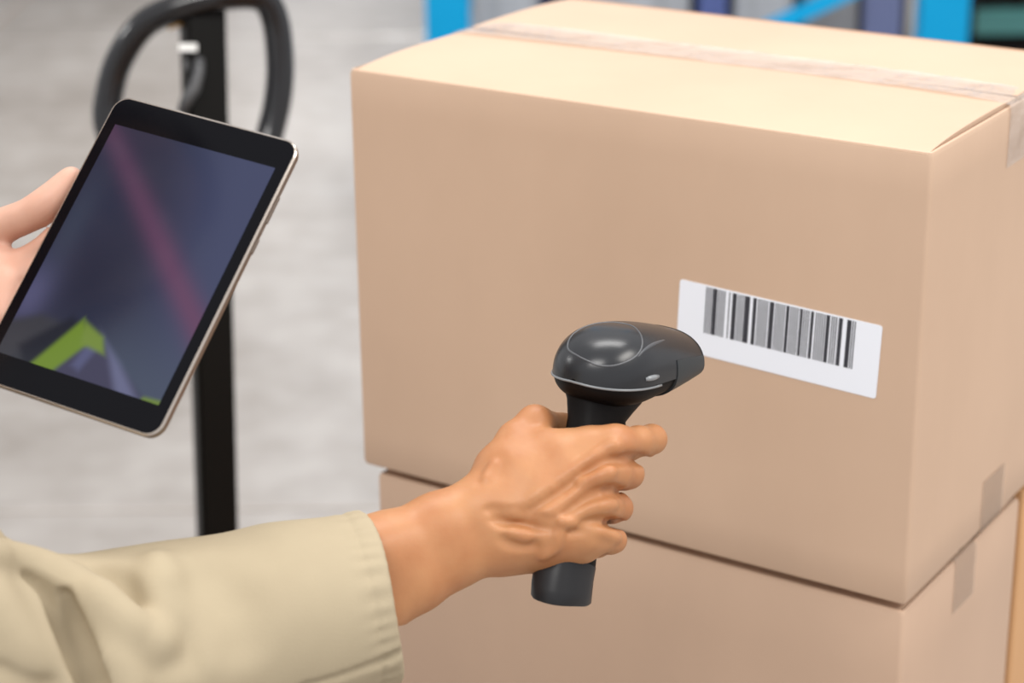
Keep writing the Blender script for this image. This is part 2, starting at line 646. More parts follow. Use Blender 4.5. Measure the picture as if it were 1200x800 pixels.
def carton(name, label, cat, corner, W, D, H, mat, z0):
    """closed regular slotted carton; local x left along the front, y into depth, origin at the near bottom corner"""
    t = thing(name, label, cat, (corner[0], corner[1], z0), basis=(EX, EY, EZ))
    th = 0.005
    # four walls as one folded blank with rounded upright edges
    bm = bmesh.new()
    rr = 0.004
    def ring(ins, z, k=4):
        vs = []
        for cx, cy, a0 in ((rr, rr, math.pi), (W - rr, rr, 1.5 * math.pi), (W - rr, D - rr, 0), (rr, D - rr, 0.5 * math.pi)):
            for j in range(k + 1):
                a = a0 + j / k * math.pi / 2
                r = max(rr - ins, 0.0004)
                vs.append(bm.verts.new((cx + r * math.cos(a), cy + r * math.sin(a), z)))
        return vs
    rings = [ring(th, 0.004), ring(0.002, 0.0), ring(0, 0.003)]
    for q in range(1, 12):
        rings.append(ring(0, 0.003 + (H - 0.006) * q / 12))
    rings += [ring(0, H - 0.005), ring(0.0015, H - 0.0015), ring(0.003, H - 0.001), ring(th, H - 0.004)]
    for A, B_ in zip(rings, rings[1:]):
        n = len(A)
        for j in range(n):
            bm.faces.new([A[j], A[(j + 1) % n], B_[(j + 1) % n], B_[j]])
    bm.faces.new(rings[0])
    obj_bm('carton_body', bm, mat, t, angle=40)
    # minor flaps, folded in first
    for x0, x1 in ((0.004, W * 0.30), (W * 0.70, W - 0.004)):
        box_obj('minor_flap', (x0, 0.006, H - 0.0085), (x1, D - 0.006, H - 0.0045), mat, t, 0.001, 1)
    # major flaps, slightly bowed, with a gap at the middle
    for side in (0, 1):
        bm = bmesh.new()
        nx, ny = 24, 12
        top, bot = [], []
        for i in range(nx + 1):
            ra, rb = [], []
            for j in range(ny + 1):
                u, v = i / nx, j / ny
                x = 0.0045 + (W - 0.009) * u
                y = 0.0008 + v * (D / 2 - 0.0022)
                if side:
                    y = D - y
                z = H + 0.0002 + 0.0042 * (math.sin(math.pi * v * 0.8) ** 0.8) * (0.55 + 0.45 * math.sin(math.pi * u)) - 0.0028 * (1 - v) ** 6
                z += 0.0010 * math.sin(u * 5 + side * 2) * v
                ra.append(bm.verts.new((x, y, z)))
                rb.append(bm.verts.new((x, y, z - 0.0042)))
            top.append(ra)
            bot.append(rb)
        for i in range(nx):
            for j in range(ny):
                bm.faces.new([top[i][j], top[i + 1][j], top[i + 1][j + 1], top[i][j + 1]])
                bm.faces.new([bot[i][j], bot[i][j + 1], bot[i + 1][j + 1], bot[i + 1][j]])
        for i in range(nx):
            bm.faces.new([top[i][0], bot[i][0], bot[i + 1][0], top[i + 1][0]])
            bm.faces.new([top[i][ny], top[i + 1][ny], bot[i + 1][ny], bot[i][ny]])
        for j in range(ny):
            bm.faces.new([top[0][j], top[0][j + 1], bot[0][j + 1], bot[0][j]])
            bm.faces.new([top[nx][j], bot[nx][j], bot[nx][j + 1], top[nx][j + 1]])
        obj_bm('top_flap', bm, mat, t, angle=40)
    return t


def tape_strip(t, W, D, H, width, drop, top=True, name='packing_tape', mat=None):
    """clear tape over the middle seam, folded down over both ends"""
    bm = bmesh.new()
    prof = []
    zz = H + 0.0050 if top else -0.0004
    sg = -1 if top else 1
    e = 0.0009
    for k in range(5):
        prof.append((-e, zz + sg * drop * (1 - k / 4) - (0.006 if top else -0.0) * (k / 4)))
    n = 40
    for k in range(n + 1):
        u = k / n
        x = 0.001 + (W - 0.002) * u
        z = zz - (0.0035 * (abs(u - 0.5) * 2) ** 8 if top else 0)
        prof.append((x, z))
    for k in range(5):
        prof.append((W + e, zz + sg * drop * (k / 4) - (0.006 if top else 0) * (1 - k / 4)))
    yc = D / 2
    rows = []
    rnd = random.Random(3)
    for (x, z) in prof:
        row = []
        for j in range(7):
            y = yc + (j / 6 - 0.5) * width + (rnd.uniform(-1, 1) * 0.0006 if j in (0, 6) else 0)
            zz_ = z + (rnd.uniform(0, 0.0009) if (top and 0.002 < x < W - 0.002) else 0)
            row.append(bm.verts.new((x, y, zz_)))
        rows.append(row)
    for a, c in zip(rows, rows[1:]):
        for j in range(6):
            bm.faces.new([a[j], a[j + 1], c[j + 1], c[j]])
    return obj_bm(name, bm, mat or M_tape, t, smooth=True)


c_up = carton('carton', 'upper brown cardboard carton with a white barcode label and taped top', 'box',
              BTOP, BW, BD, BH, M_card, ZMID + 0.0012)
tape_strip(c_up, BW, BD, BH, 0.050, 0.052)
tape_strip(c_up, BW, BD, BH, 0.046, 0.045, top=False, name='bottom_tape', mat=M_tape_tan)

# barcode label on the front
LX0, LX1 = 0.0331 * SC, 0.2096 * SC
lab = bpy.data.objects.new('barcode_label', bpy.data.meshes.new('barcode_label'))
cz = BH - 0.1687 * SC
cx = (LX0 + LX1) / 2
lw, lh = LX1 - LX0, 0.0606 * SC
bm = bmesh.new()
rc, kk = 0.0022, 4
pts = []
for sx, sz, a0 in ((1, 1, 0), (-1, 1, 0.5 * math.pi), (-1, -1, math.pi), (1, -1, 1.5 * math.pi)):
    for j in range(kk + 1):
        a = a0 + j / kk * math.pi / 2
        pts.append((sx * (lw / 2 - rc) + rc * math.cos(a), sz * (lh / 2 - rc) + rc * math.sin(a)))
fr = [bm.verts.new((p[0], -0.0006, p[1])) for p in pts]
bk = [bm.verts.new((p[0], 0.0, p[1])) for p in pts]
bm.faces.new(fr)
bm.faces.new(bk[::-1])
for j in range(len(pts)):
    k = (j + 1) % len(pts)
    bm.faces.new([fr[j], fr[k], bk[k], bk[j]])
lab = obj_bm('barcode_label', bm, M_label, c_up)
lab['label'] = 'white paper label with a black barcode'
lab.location = (cx, -0.0001, cz)
lab.rotation_euler = (0, math.radians(-2.3), 0)
# bars: pattern measured across the code (0 left .. 760 right); (start, end) of solid bars and of runs of hairlines
solid = [(40, 61), (140, 162), (205, 230), (246, 264), (331, 353), (414, 430), (484, 497), (538, 552), (614, 632), (676, 694), (716, 737)]
hair = [(2, 38), (66, 104), (122, 130), (168, 203), (272, 326), (360, 410), (436, 480), (502, 534), (562, 610), (640, 672), (742, 760)]
bx0 = 0.1857 * SC - cx          # left end in label x (x grows to the left)
bx1 = 0.0545 * SC - cx
bars = []
for s0, s1 in solid:
    bars.append((s0, s1))
for s0, s1 in hair:
    q = s0
    while q < s1:
        bars.append((q, min(q + 5.2, s1)))
        q += 10.5
bm = bmesh.new()
for s0, s1 in bars:
    xa = bx0 + (bx1 - bx0) * s0 / 760
    xb = bx0 + (bx1 - bx0) * s1 / 760
    zt, zb = lh / 2 - 0.0012, lh / 2 - 0.0395 * SC - 0.0012
    box(bm, (min(xa, xb), -0.00075, zb), (max(xa, xb), -0.0004, zt))
obj_bm('barcode', bm, M_ink, lab)

INS = 0.004
LW, LD = BW - 0.014, 0.262 * SC
c_low = carton('carton', 'plain cardboard carton directly under the labelled one, front side of the pair', 'box',
               BTOP + EX * 0.002 + EY * INS, LW, LD, ZMID - PAL_TOP - 0.006, M_card2, PAL_TOP)
tape_strip(c_low, LW, LD, ZMID - PAL_TOP - 0.008, 0.044, 0.05, mat=M_tape_tan)
c_back = carton('carton', 'orange-brown carton behind the lower plain one, at the right picture edge', 'box',
                BTOP + EX * 0.001 + EY * (INS + LD + 0.010), LW, 0.27, ZMID - PAL_TOP - 0.006, M_card3, PAL_TOP)
tape_strip(c_back, LW, 0.27, ZMID - PAL_TOP - 0.008, 0.044, 0.05, mat=M_tape_tan)

# pallet under the stack
pc = BTOP - EX * 0.06 - EY * 0.04
pal = thing('pallet', 'wooden pallet under the stack of cartons', 'pallet', (pc[0], pc[1], 0), basis=(EX, EY, EZ))
PW, PD = 0.80, 0.60
for i in range(6):
    x = 0.05 + i * (PW - 0.10) / 5
    box_obj('deck_board', (x - 0.045, 0, 0.123), (x + 0.045, PD, 0.1445), M_wood, pal, 0.002, 1)
for y in (0.05, PD / 2, PD - 0.05):
    box_obj('stringer', (0.0, y - 0.045, 0.101), (PW, y + 0.045, 0.123), M_wood, pal, 0.002, 1)
    for x in (0.07, PW / 2, PW - 0.07):
        box_obj('block', (x - 0.06, y - 0.045, 0.022), (x + 0.06, y + 0.045, 0.101), M_wood, pal, 0.002, 1)
    box_obj('bottom_board', (0, y - 0.045, 0.0), (PW, y + 0.045, 0.022), M_wood, pal, 0.002, 1)

# ------------------------------------------------------------------ pallet truck with its handle
HD = 2.5
hb = at(256, 1125, HD)
tr = thing('pallet_truck', 'black pallet truck handle with looped grip standing behind the tablet', 'pallet truck', (hb[0], hb[1], 0))
H0 = np.array([hb[0], hb[1], 0])


def hl(px, py, d=HD):
    return at(px, py, d) - H0


# tiller post: rectangular steel tube
pt, pb = hl(237, 6), hl(259, 780)
ax_ = (pt - pb) / np.linalg.norm(pt - pb)
sd = RIGHT - ax_ * (RIGHT @ ax_)
ca, sa = math.cos(math.radians(24)), math.sin(math.radians(24))
bk_ = np.cross(ax_, sd)
s1 = sd * ca + bk_ * sa
s2 = -sd * sa + bk_ * ca
bm = bmesh.new()
hw, hd = 0.0235, 0.016
rows = []
for p, sc_ in ((pb, 0.92), (pt, 1.06)):
    rows.append([bm.verts.new(p + s1 * (hw * a * sc_) + s2 * (hd * c_ * sc_)) for a, c_ in ((-1, -1), (1, -1), (1, 1), (-1, 1))])
for j in range(4):
    bm.faces.new([rows[0][j], rows[0][(j + 1) % 4], rows[1][(j + 1) % 4], rows[1][j]])
bm.faces.new(rows[0])
bm.faces.new(rows[1])
bmesh.ops.bevel(bm, geom=[e for e in bm.edges], offset=0.004, segments=2, affect='EDGES')
post = obj_bm('tiller_post', bm, M_post, tr, angle=40)
# loop grip
loop_px = [(127, 150, .00), (128, 110, .00), (141, 68, -.005), (170, 28, -.012), (214, 8, -.018), (262, -4, -.015), (305, -3, 0), (322, 22, .012),
           (328, 70, .02), (326, 112, .022), (318, 150, .02), (302, 205, .012), (282, 258, .004), (264, 300, 0), (240, 322, 0), (214, 306, 0), (186, 268, 0), (154, 215, 0)]
lp = spline([hl(x, y, HD + d) for x, y, d in loop_px], 6, closed=True)
bm = bmesh.new()
tube(bm, lp, 0.0168, 18, closed=True)
obj_bm('grip_loop', bm, M_steel_black, tr, smooth=True)
# control unit on the post: housing, sticker, marks, lever, amber button
fr_ = -s2 if s2 @ FWD > 0 else s2
def on_post(px, py, off=0.018):
    """point on the post's front face (moved out by off from its axis plane) seen at a pixel"""
    d = FWD + RIGHT * ((px - 600) / FPX) - UP * ((py - 400) / FPX)
    q0 = pt + H0 + fr_ * off
    return CAM + d * (((q0 - CAM) @ fr_) / (d @ fr_)) - H0
bm = bmesh.new()
tube(bm, [on_post(213, 132, .024), on_post(218, 118, .03), on_post(228, 104, .032), on_post(233, 84, .028), on_post(234, 70, .02)], [.006, .0075, .0075, .007, .006], 10)
lev = obj_bm('release_lever', bm, M_grey_plastic, tr, smooth=True)
lev['label'] = 'grey release lever'
def plate(name, px0, py0, px1, py1, mat, off, parent, th=0.001):
    bm = bmesh.new()
    q = [on_post(px0, py0, off), on_post(px1, py0, off), on_post(px1, py1, off), on_post(px0, py1, off)]
    a = [bm.verts.new(p) for p in q]
    c_ = [bm.verts.new(p - fr_ * th) for p in q]
    bm.faces.new(a)
    bm.faces.new(c_[::-1])
    for j in range(4):
        bm.faces.new([a[j], c_[j], c_[(j + 1) % 4], a[(j + 1) % 4]])
    return obj_bm(name, bm, mat, parent)
st = plate('sticker', 210, 51, 231, 60, M_white, 0.0198, post)
st['label'] = 'white sticker strip'
plate('mark', 216, 70, 221, 82, M_grey_plastic, 0.0195, post)
plate('mark', 228, 70, 234, 78, M_grey_plastic, 0.0195, post)
bm = bmesh.new()
tube(bm, [hl(196, 31, HD - .004), hl(205, 26, HD - .004), hl(222, 21, HD - .004)], [.005, .0065, .005], 10)
am = obj_bm('amber_button', bm, M_amber, tr, smooth=True)
am['label'] = 'amber button under the grip'
# chassis below: pump block, steering wheels, forks under the pallet
pbz = pb
bm = bmesh.new()
box(bm, (-0.07, -0.06, 0.19), (0.07, 0.06, 0.40), 0.01)
tube(bm, [(0, 0, 0.36), (pb[0], pb[1], pb[2] + 0.05)], 0.032, 16)
obj_bm('pump_unit', bm, M_steel_black, tr, angle=40)
for s in (-1, 1):
    bm = bmesh.new()
    tube(bm, [Vector(EY * (0.02 * s)) + Vector((0, 0, 0.09)), Vector(EY * (0.075 * s)) + Vector((0, 0, 0.09))], 0.09, 24)
    obj_bm('steer_wheel', bm, M_rubber, tr, angle=40)
bm = bmesh.new()
tube(bm, [Vector((0, 0, 0.09)), Vector((0, 0, 0.25))], 0.02, 12)
obj_bm('axle_fork', bm, M_steel_black, tr, angle=40)
foff = (BTOP + EX * 0.27 + EY * 0.26) - H0
lat = float(foff @ EY)
for s in (-1, 1):
    o_ = EY * (lat * 0.0 + 0.14 * s)
    bm = bmesh.new()
    c0 = -EX * 0.06 + o_
    c1 = -EX * 1.0 + o_
    vs = []
    for c_ in (c0, c1):
        for dy, dz in ((-0.06, 0.040), (0.06, 0.040), (0.06, 0.085), (-0.06, 0.085)):
            vs.append(bm.verts.new(Vector(c_ + EY * dy) + Vector((0, 0, dz))))
    for f in ((0, 1, 5, 4), (1, 2, 6, 5), (2, 3, 7, 6), (3, 0, 4, 7), (3, 2, 1, 0), (4, 5, 6, 7)):
        bm.faces.new([vs[i] for i in f])
    obj_bm('fork', bm, M_steel_black, tr)
bm = bmesh.new()
c0 = -EX * 0.03
c1 = -EX * 0.09
vs = []
for c_ in (c0, c1):
    for dy, dz in ((-0.2, 0.04), (0.2, 0.04), (0.2, 0.30), (-0.2, 0.30)):
        vs.append(bm.verts.new(Vector(c_ + EY * dy) + Vector((0, 0, dz))))
for f in ((0, 1, 5, 4), (1, 2, 6, 5), (2, 3, 7, 6), (3, 0, 4, 7), (3, 2, 1, 0), (4, 5, 6, 7)):
    bm.faces.new([vs[i] for i in f])
obj_bm('fork_carriage', bm, M_steel_black, tr)

# ------------------------------------------------------------------ blue pallet rack and goods behind
RD = 5.2
pl, pr = at(525, 20, RD), at(1104, 20, RD)
ry = pl[1]
rk = thing('pallet_rack', 'bright blue steel pallet rack with diagonal bracing behind the cartons', 'rack', (pl[0], ry, 0))
rw = pr[0] - pl[0]


def rack_upright(x, y, wd, mat, parent, h=3.2):
    bm = bmesh.new()
    box(bm, (x - wd / 2, y - 0.045, 0.006), (x + wd / 2, y + 0.045, h), 0.006, 2)
    o = obj_bm('upright', bm, mat, parent, angle=40)
    box_obj('foot_plate', (x - wd / 2 - 0.03, y - 0.07, 0.0), (x + wd / 2 + 0.03, y + 0.07, 0.006), mat, o)
    return o


def bar(name, a, b_, w, h, mat, parent):
    a, b_ = Vector(a), Vector(b_)
    t = (b_ - a).normalized()
    sdv = t.cross(Vector((0, 0, 1)))
    if sdv.length < 1e-3:
        sdv = Vector((1, 0, 0))
    sdv.normalize()
    u = sdv.cross(t)
    bm = bmesh.new()
    R_ = []
    for p in (a, b_):
        R_.append([bm.verts.new(p + sdv * (w / 2 * i) + u * (h / 2 * j)) for i, j in ((-1, -1), (1, -1), (1, 1), (-1, 1))])
    for j in range(4):
        bm.faces.new([R_[0][j], R_[0][(j + 1) % 4], R_[1][(j + 1) % 4], R_[1][j]])
    bm.faces.new(R_[0])
    bm.faces.new(R_[1])
    return obj_bm(name, bm, mat, parent)


for yy in (0.0, 2.7, 5.4):
    rack_upright(0, yy, 0.108, M_blue, rk)
    rack_upright(rw, yy, 0.120, M_blue, rk)
bz = at(957, 12, RD)[2]
sl_ = 0.43
for k in range(5):
    za = bz - sl_ * (at(957, 12, RD)[0] - pl[0]) + (k - 0) * 0.62
    if k % 2 == 0:
        p, q = (0.05, 0, za), (rw - 0.05, 0, za + sl_ * rw)
    else:
        p, q = (0.05, 0, za + sl_ * rw), (rw - 0.05, 0, za)
    bar('brace', p, q, 0.03, 0.036, M_blue, rk)
for z in (0.20, 1.6):
    for x in (0, rw):
        for yy in (0.045, 2.745):
            bar('beam', (x, yy, z), (x, yy + 2.61, z), 0.05, 0.10, M_blue, rk)
    dk = box_obj('deck_panel', (0.03, 0.06, z + 0.05), (rw - 0.03, 5.3, z + 0.07), M_wrap, rk)

# goods on the lower rack shelf and on the floor behind
zs = 0.27
def goods(name, label, cat, x0, x1, y0, y1, z0, z1, mat, group=None, ribs=0):
    t = thing(name, label, cat, (pl[0] + (x0 + x1) / 2, ry + (y0 + y1) / 2, z0), group)
    w, d, h = (x1 - x0) / 2, (y1 - y0) / 2, z1 - z0
    box_obj('body', (-w, -d, 0), (w, d, h), mat, t, 0.015, 2)
    if ribs:
        box_obj('rim', (-w - .012, -d - .012, h - 0.03), (w + .012, d + .012, h), mat, t, 0.006, 2)
        for r_ in range(ribs):
            xr = -w + 2 * w * (r_ + 0.5) / ribs
            box_obj('rib', (xr - 0.01, -d - 0.01, 0.02), (xr + 0.01, -d, h - 0.03), mat, t)
    else:
        box_obj('wrap_band', (-w - .003, -d - .003, h * 0.45), (w + .003, d + .003, h * 0.55), mat, t, 0.002, 1)
    return t


def xat(px, d):
    return at(px, 20, d)[0] - pl[0]


d1 = 5.75
goods('wrapped_load', 'grey stretch-wrapped load beside the left blue rack upright', 'load', xat(556, d1), xat(632, d1), 0.45, 1.1, zs, 1.15, M_wrap, None)
goods('wrapped_load', 'wide grey stretch-wrapped load in the middle of the blue rack', 'load', xat(660, d1), xat(806, d1), 0.45, 1.1, zs, 0.98, M_wrap, None)
goods('storage_crate', 'small blue crate right of the wide grey load', 'crate', xat(815, d1), xat(848, d1), 0.45, 0.75, zs, 0.70, M_crate, None, 2)
goods('wrapped_load', 'pale grey wrapped load left of the diagonal brace', 'load', xat(856, d1), xat(925, d1), 0.45, 1.1, zs, 1.05, M_wrap, None)
M_wrap_dark = noise_tint(principled('dark_grey_wrap', (0.2, 0.2, 0.21), 0.35), (0.15, 0.15, 0.155), (0.26, 0.26, 0.27), 3, 3, stretch=(4, 4, 0.7))
goods('wrapped_load', 'dark grey wrapped load right of the diagonal brace', 'load', xat(938, d1), xat(1000, d1), 0.45, 1.1, zs, 1.05, M_wrap_dark, None)
M_crate2 = principled('faded_blue_crate_plastic', (0.17, 0.20, 0.36), 0.5)
goods('storage_crate', 'faded blue crate beside the right blue rack upright', 'crate', xat(1006, d1), xat(1050, d1), 0.45, 0.8, zs, 0.75, M_crate2, None, 3)
goods('storage_crate', 'blue crate stacked behind the far top corner of the upper carton', 'crate', xat(627, 6.6), xat(652, 6.6), 1.3, 1.6, zs, 0.60, M_crate, None, 2)

# second rack row on the right: teal beam, near-black blocks paint the unlit inside
tb = at(1168, 25, 6.0)
r2 = thing('pallet_rack', 'dark rack row with a teal shelf beam at the upper right', 'rack', (tb[0], tb[1], 0))
bar('shelf_beam', (-0.09, 0, tb[2]), (1.9, 0, tb[2]), 0.05, 0.066, M_teal, r2)
bar('shelf_beam', (-0.09, 0, tb[2] + 1.2), (1.9, 0, tb[2] + 1.2), 0.05, 0.066, M_teal, r2)
for x in (-0.10, 1.9):
    rack_upright(x, 0.0, 0.06, M_dark, r2, 2.6)
    rack_upright(x, 1.0, 0.06, M_dark, r2, 2.6)
for zz in (tb[2] + 0.033, tb[2] + 1.233):
    box_obj('shelf_deck', (-0.08, 0.03, zz - 0.02), (1.88, 1.0, zz), M_dark, r2)
def shade_block(label, x0, x1, y0, y1, z0, z1):
    t = thing('unlit_block', label, 'load', (tb[0] + (x0 + x1) / 2, tb[1] + (y0 + y1) / 2, z0))
    w, d, h = (x1 - x0) / 2, (y1 - y0) / 2, z1 - z0
    box_obj('shade_body', (-w, -d, 0), (w, d, h), M_dark, t, 0.02, 2)
    box_obj('shade_band', (-0.02, -d - 0.003, 0), (0.02, d + 0.003, h + 0.003), M_dark, t)
shade_block('near-black block painting the unlit space above the teal beam', -0.05, 0.9, 0.12, 0.95, tb[2] + 0.034, tb[2] + 0.95)
shade_block('near-black block painting the unlit space under the teal beam', -0.05, 0.9, 0.12, 0.95, 0.0, tb[2] - 0.06)

# ------------------------------------------------------------------ tablet
TR = np.array([[0.88585523, 0.38577794, 0.25775162], [-0.26175076, 0.874243, -0.40888349], [-0.38307579, 0.29474489, 0.8754304]])
TC = np.array([-0.22403904, 0.04900441, 1.25829591])


def cam_dir(v):
    return v[0] * RIGHT + v[1] * UP + v[2] * FWD


tx, ty = cam_dir(TR[:, 0]), cam_dir(TR[:, 1])
tz = np.cross(tx, ty)
tab = thing('tablet', 'black tablet with a metal rim held up in the left hand', 'tablet', CAM + cam_dir(TC), basis=(tx, ty, tz))
TW, TH, TT, TRAD = 0.1347, 0.2000, 0.0075, 0.0105


def rrect(w, h, r, k=8):
    out = []
    for sx, sy, a0 in ((1, 1, 0), (-1, 1, 0.5 * math.pi), (-1, -1, math.pi), (1, -1, 1.5 * math.pi)):
        for j in range(k + 1):
            a = a0 + j / k * math.pi / 2
            out.append((sx * (w / 2 - r) + r * math.cos(a), sy * (h / 2 - r) + r * math.sin(a)))
    return out


def slab(name, levels, mat, parent, cap0=True, cap1=True):
    """levels: (inset, z)"""
    bm = bmesh.new()
    R_ = []
    for ins, z in levels:
        R_.append([bm.verts.new((x, y, z)) for x, y in rrect(TW - 2 * ins, TH - 2 * ins, max(TRAD - ins, 0.001))])
    for A, B_ in zip(R_, R_[1:]):
        n = len(A)
        for j in range(n):
            bm.faces.new([A[j], A[(j + 1) % n], B_[(j + 1) % n], B_[j]])
    if cap0:
        bm.faces.new(R_[0][::-1])
    if cap1:
        bm.faces.new(R_[-1])
    return obj_bm(name, bm, mat, parent, angle=22)


slab('back_case', [(0.004, -TT), (0.0016, -TT + 0.0006), (0.0004, -TT + 0.002), (0, -TT + 0.0035), (0, -0.0016), (0.0003, -0.0012)], M_tab_case, tab)
slab('chamfered_rim', [(0.0002, -0.0014), (0.0000, -0.0009), (0.0009, -0.0001), (0.0013, -0.0001), (0.0013, -0.0010)], M_tab_rim, tab, cap0=False, cap1=False)
slab('cover_glass', [(0.0012, -0.0011), (0.0012, -0.0003), (0.0016, 0.0)], M_tab_glass, tab)
for yv, ln in ((0.055, 0.018), (0.030, 0.010)):
    box_obj('side_button', (TW / 2 - 0.0004, yv - ln / 2, -0.0052), (TW / 2 + 0.0006, yv + ln / 2, -0.0030), M_tab_case, tab, 0.0003, 1)

# display picture: dim photograph shown on the screen
NXD, NYD = 90, 124
u = np.linspace(-58.8, 58.6, NXD)
v = np.linspace(-80.4, 79.9, NYD)
U, Vv = np.meshgrid(u, v, indexing='ij')


def sstep(x, a, b_):
    t = np.clip((x - a) / (b_ - a), 0, 1)
    return t * t * (3 - 2 * t)


def lin(c):
    c = np.array(c) / 255.0
    return np.where(c <= 0.04045, c / 12.92, ((c + 0.055) / 1.055) ** 2.4)


def mixc(img, col, a):
    return img * (1 - a[..., None]) + lin(col) * a[..., None]


def soft_poly(P, soft):
    """soft mask of a convex polygon (counter-clockwise) in screen mm"""
    d = np.full(U.shape, 1e3)
    for i in range(len(P)):
        (x0, y0), (x1, y1) = P[i], P[(i + 1) % len(P)]
        L = math.hypot(x1 - x0, y1 - y0)
        d = np.minimum(d, ((x1 - x0) * (Vv - y0) - (y1 - y0) * (U - x0)) / L)
    return sstep(d, -soft, soft)


img = np.ones(U.shape + (3,)) * lin((48, 52, 74))
img = mixc(img, (72, 78, 112), sstep(U + 0.25 * Vv, -10, 60) * 0.85)           # lighter slate at the right
img = mixc(img, (78, 88, 108), sstep(-Vv, 15, 80) * sstep(U, -25, 25) * 0.8)
img = mixc(img, (38, 43, 64), np.exp(-((U + 22) / 22) ** 2 - ((Vv + 20) / 30) ** 2) * 0.9)
img = mixc(img, (52, 48, 70), sstep(Vv, 45, 80) * sstep(-U, 0, 40) * 0.7)
img = mixc(img, (92, 92, 128), np.exp(-((U + 56) / 13) ** 2 - ((Vv + 40) / 22) ** 2) * 0.9)   # lavender at the left
img = mixc(img, (66, 76, 96), np.exp(-((U + 52) / 10) ** 2 - ((Vv - 10) / 30) ** 2) * 0.5)
# soft pink stripe
sdv = (U + 61) * 0.658 + (Vv - 76) * 0.753   # distance across the stripe from (-61, 76) to (55, -25)
along = (U + 61) * 0.753 - (Vv - 76) * 0.658
wv = 7.0 + along * 0.012
img = mixc(img, (112, 70, 102), np.exp(-(sdv / wv) ** 2 * 0.9) * (0.45 + 0.40 * sstep(along, 0, 150)))
# dark cloth at lower left, lime stripe, pale folds
img = mixc(img, (60, 62, 70), soft_poly([(-75, -95), (-20, -95), (-18, -52), (-42, -50), (-75, -66)], 4.0))
img = mixc(img, (30, 33, 45), soft_poly([(-47, -72), (-36, -86), (-8, -50), (-22, -46)], 3.5) * 0.9)
img = mixc(img, (68, 66, 92), soft_poly([(-22, -95), (57, -95), (46, -79), (10, -58), (-8, -56), (-16, -70)], 3.0))
img = mixc(img, (134, 138, 176), soft_poly([(30, -84), (47, -84), (22, -64), (8, -55)], 3.5) * 0.55)
img = mixc(img, (104, 108, 150), soft_poly([(-7, -74), (-1, -76), (4, -60), (-4, -58)], 3.0) * 0.6)
img = mixc(img, (118, 146, 46), soft_poly([(-35, -84), (-19, -84), (-3, -58), (-14, -45)], 2.4))
img = mixc(img, (124, 148, 62), soft_poly([(-12, -46), (-8, -60), (10, -62), (4, -52)], 2.2))
img = mixc(img, (120, 146, 48), soft_poly([(44, -84), (60, -84), (60, -77.5), (47, -78.5)], 1.5) * 0.85)
me = bpy.data.meshes.new('display')
vv_ = np.stack([U / 1000, Vv / 1000, np.full(U.shape, 0.00012)], -1).reshape(-1, 3)
ff = []
for i in range(NXD - 1):
    for j in range(NYD - 1):
        a = i * NYD + j
        ff.append((a, a + NYD, a + NYD + 1, a + 1))
me.from_pydata([tuple(p) for p in vv_], [], ff)
ca_ = me.color_attributes.new('picture', 'FLOAT_COLOR', 'POINT')
ca_.data.foreach_set('color', np.concatenate([img.reshape(-1, 3), np.ones((NXD * NYD, 1))], 1).astype(np.float32).ravel())
dsp = link('display', me, M_disp, tab)
dsp['label'] = 'dim display showing dark cloth with a lime stripe and a soft pink band'

# ------------------------------------------------------------------ barcode scanner
HZ = 1.33                                     # depth of the gripping hand


def C(px, py, dz=0.0, r=None):
    """camera-axes point at a pixel, dz in mm behind the hand's depth (r in mm makes a field point)"""
    z = HZ + dz / 1000
    p = ((px - 600) / FPX * z, -(py - 400) / FPX * z, z)
    return p if r is None else (*p, r / 1000)


def CW(px, py, dz=0.0):
    p = C(px, py, dz)
    return CAM + RIGHT * p[0] + UP * p[1] + FWD * p[2]


hy = math.radians(37)
ha = np.array([math.sin(hy), math.cos(hy), 0.0])
pitch = math.radians(-8)
ha = ha * math.cos(pitch) + EZ * math.sin(pitch)
hs = np.cross(ha, EZ)
hs /= np.linalg.norm(hs)
hu = np.cross(hs, ha)
HC = CW(727, 431, 40)
scn = thing('barcode_scanner', 'black handheld barcode scanner gripped in the right hand', 'scanner', HC, basis=(ha, -hs, hu))
# local axes: x forward, y left, z up
LN = 0.107


def prof(t):
    """half width, top height, lower depth at station t (0 rear .. 1 front)"""
    e = math.sqrt(max(0.0, 1 - (1 - min(t / 0.42, 1)) ** 2.3))
    w = 0.0345 * e * (1 - 0.10 * max(0, (t - 0.55) / 0.45) ** 2)
    h = 0.0310 * e * (1 - 0.34 * max(0, (t - 0.40) / 0.60) ** 1.6)
    lo = 0.0215 * e * (1 - 0.50 * max(0, (t - 0.42) / 0.58) ** 1.2)
    return w, h, lo


def shell_pt(t, th, off=0.0):
    w, h, lo = prof(t)
    c_, s_ = math.cos(th), math.sin(th)
    ex = 2 / 2.5
    y = (w + off) * math.copysign(abs(c_) ** ex, c_)
    hh = h if s_ >= 0 else lo
    ez_ = 2 / 2.2
    z = (hh + off) * math.copysign(abs(s_) ** ez_, s_)
    x = -LN / 2 + LN * t
    # front face leans back towards the chin
    x += -0.006 * max(0, -z / 0.02) * max(0, (t - 0.6) / 0.4)
    return (x, y, z - 0.0012 * t)


def loft(name, ts, ths, off, mat, closed=False, cap_end=False, th_in=0.0):
    bm = bmesh.new()
    R_ = []
    for t in ts:
        R_.append([bm.verts.new(shell_pt(t, th, off)) for th in ths])
    for A, B_ in zip(R_, R_[1:]):
        n = len(A)
        for j in range(n if closed else n - 1):
            bm.faces.new([A[j], A[(j + 1) % n], B_[(j + 1) % n], B_[j]])
    if cap_end:
        bm.faces.new(R_[-1])
    bmesh.ops.remove_doubles(bm, verts=bm.verts, dist=1e-5)
    return obj_bm(name, bm, mat, scn, angle=50)


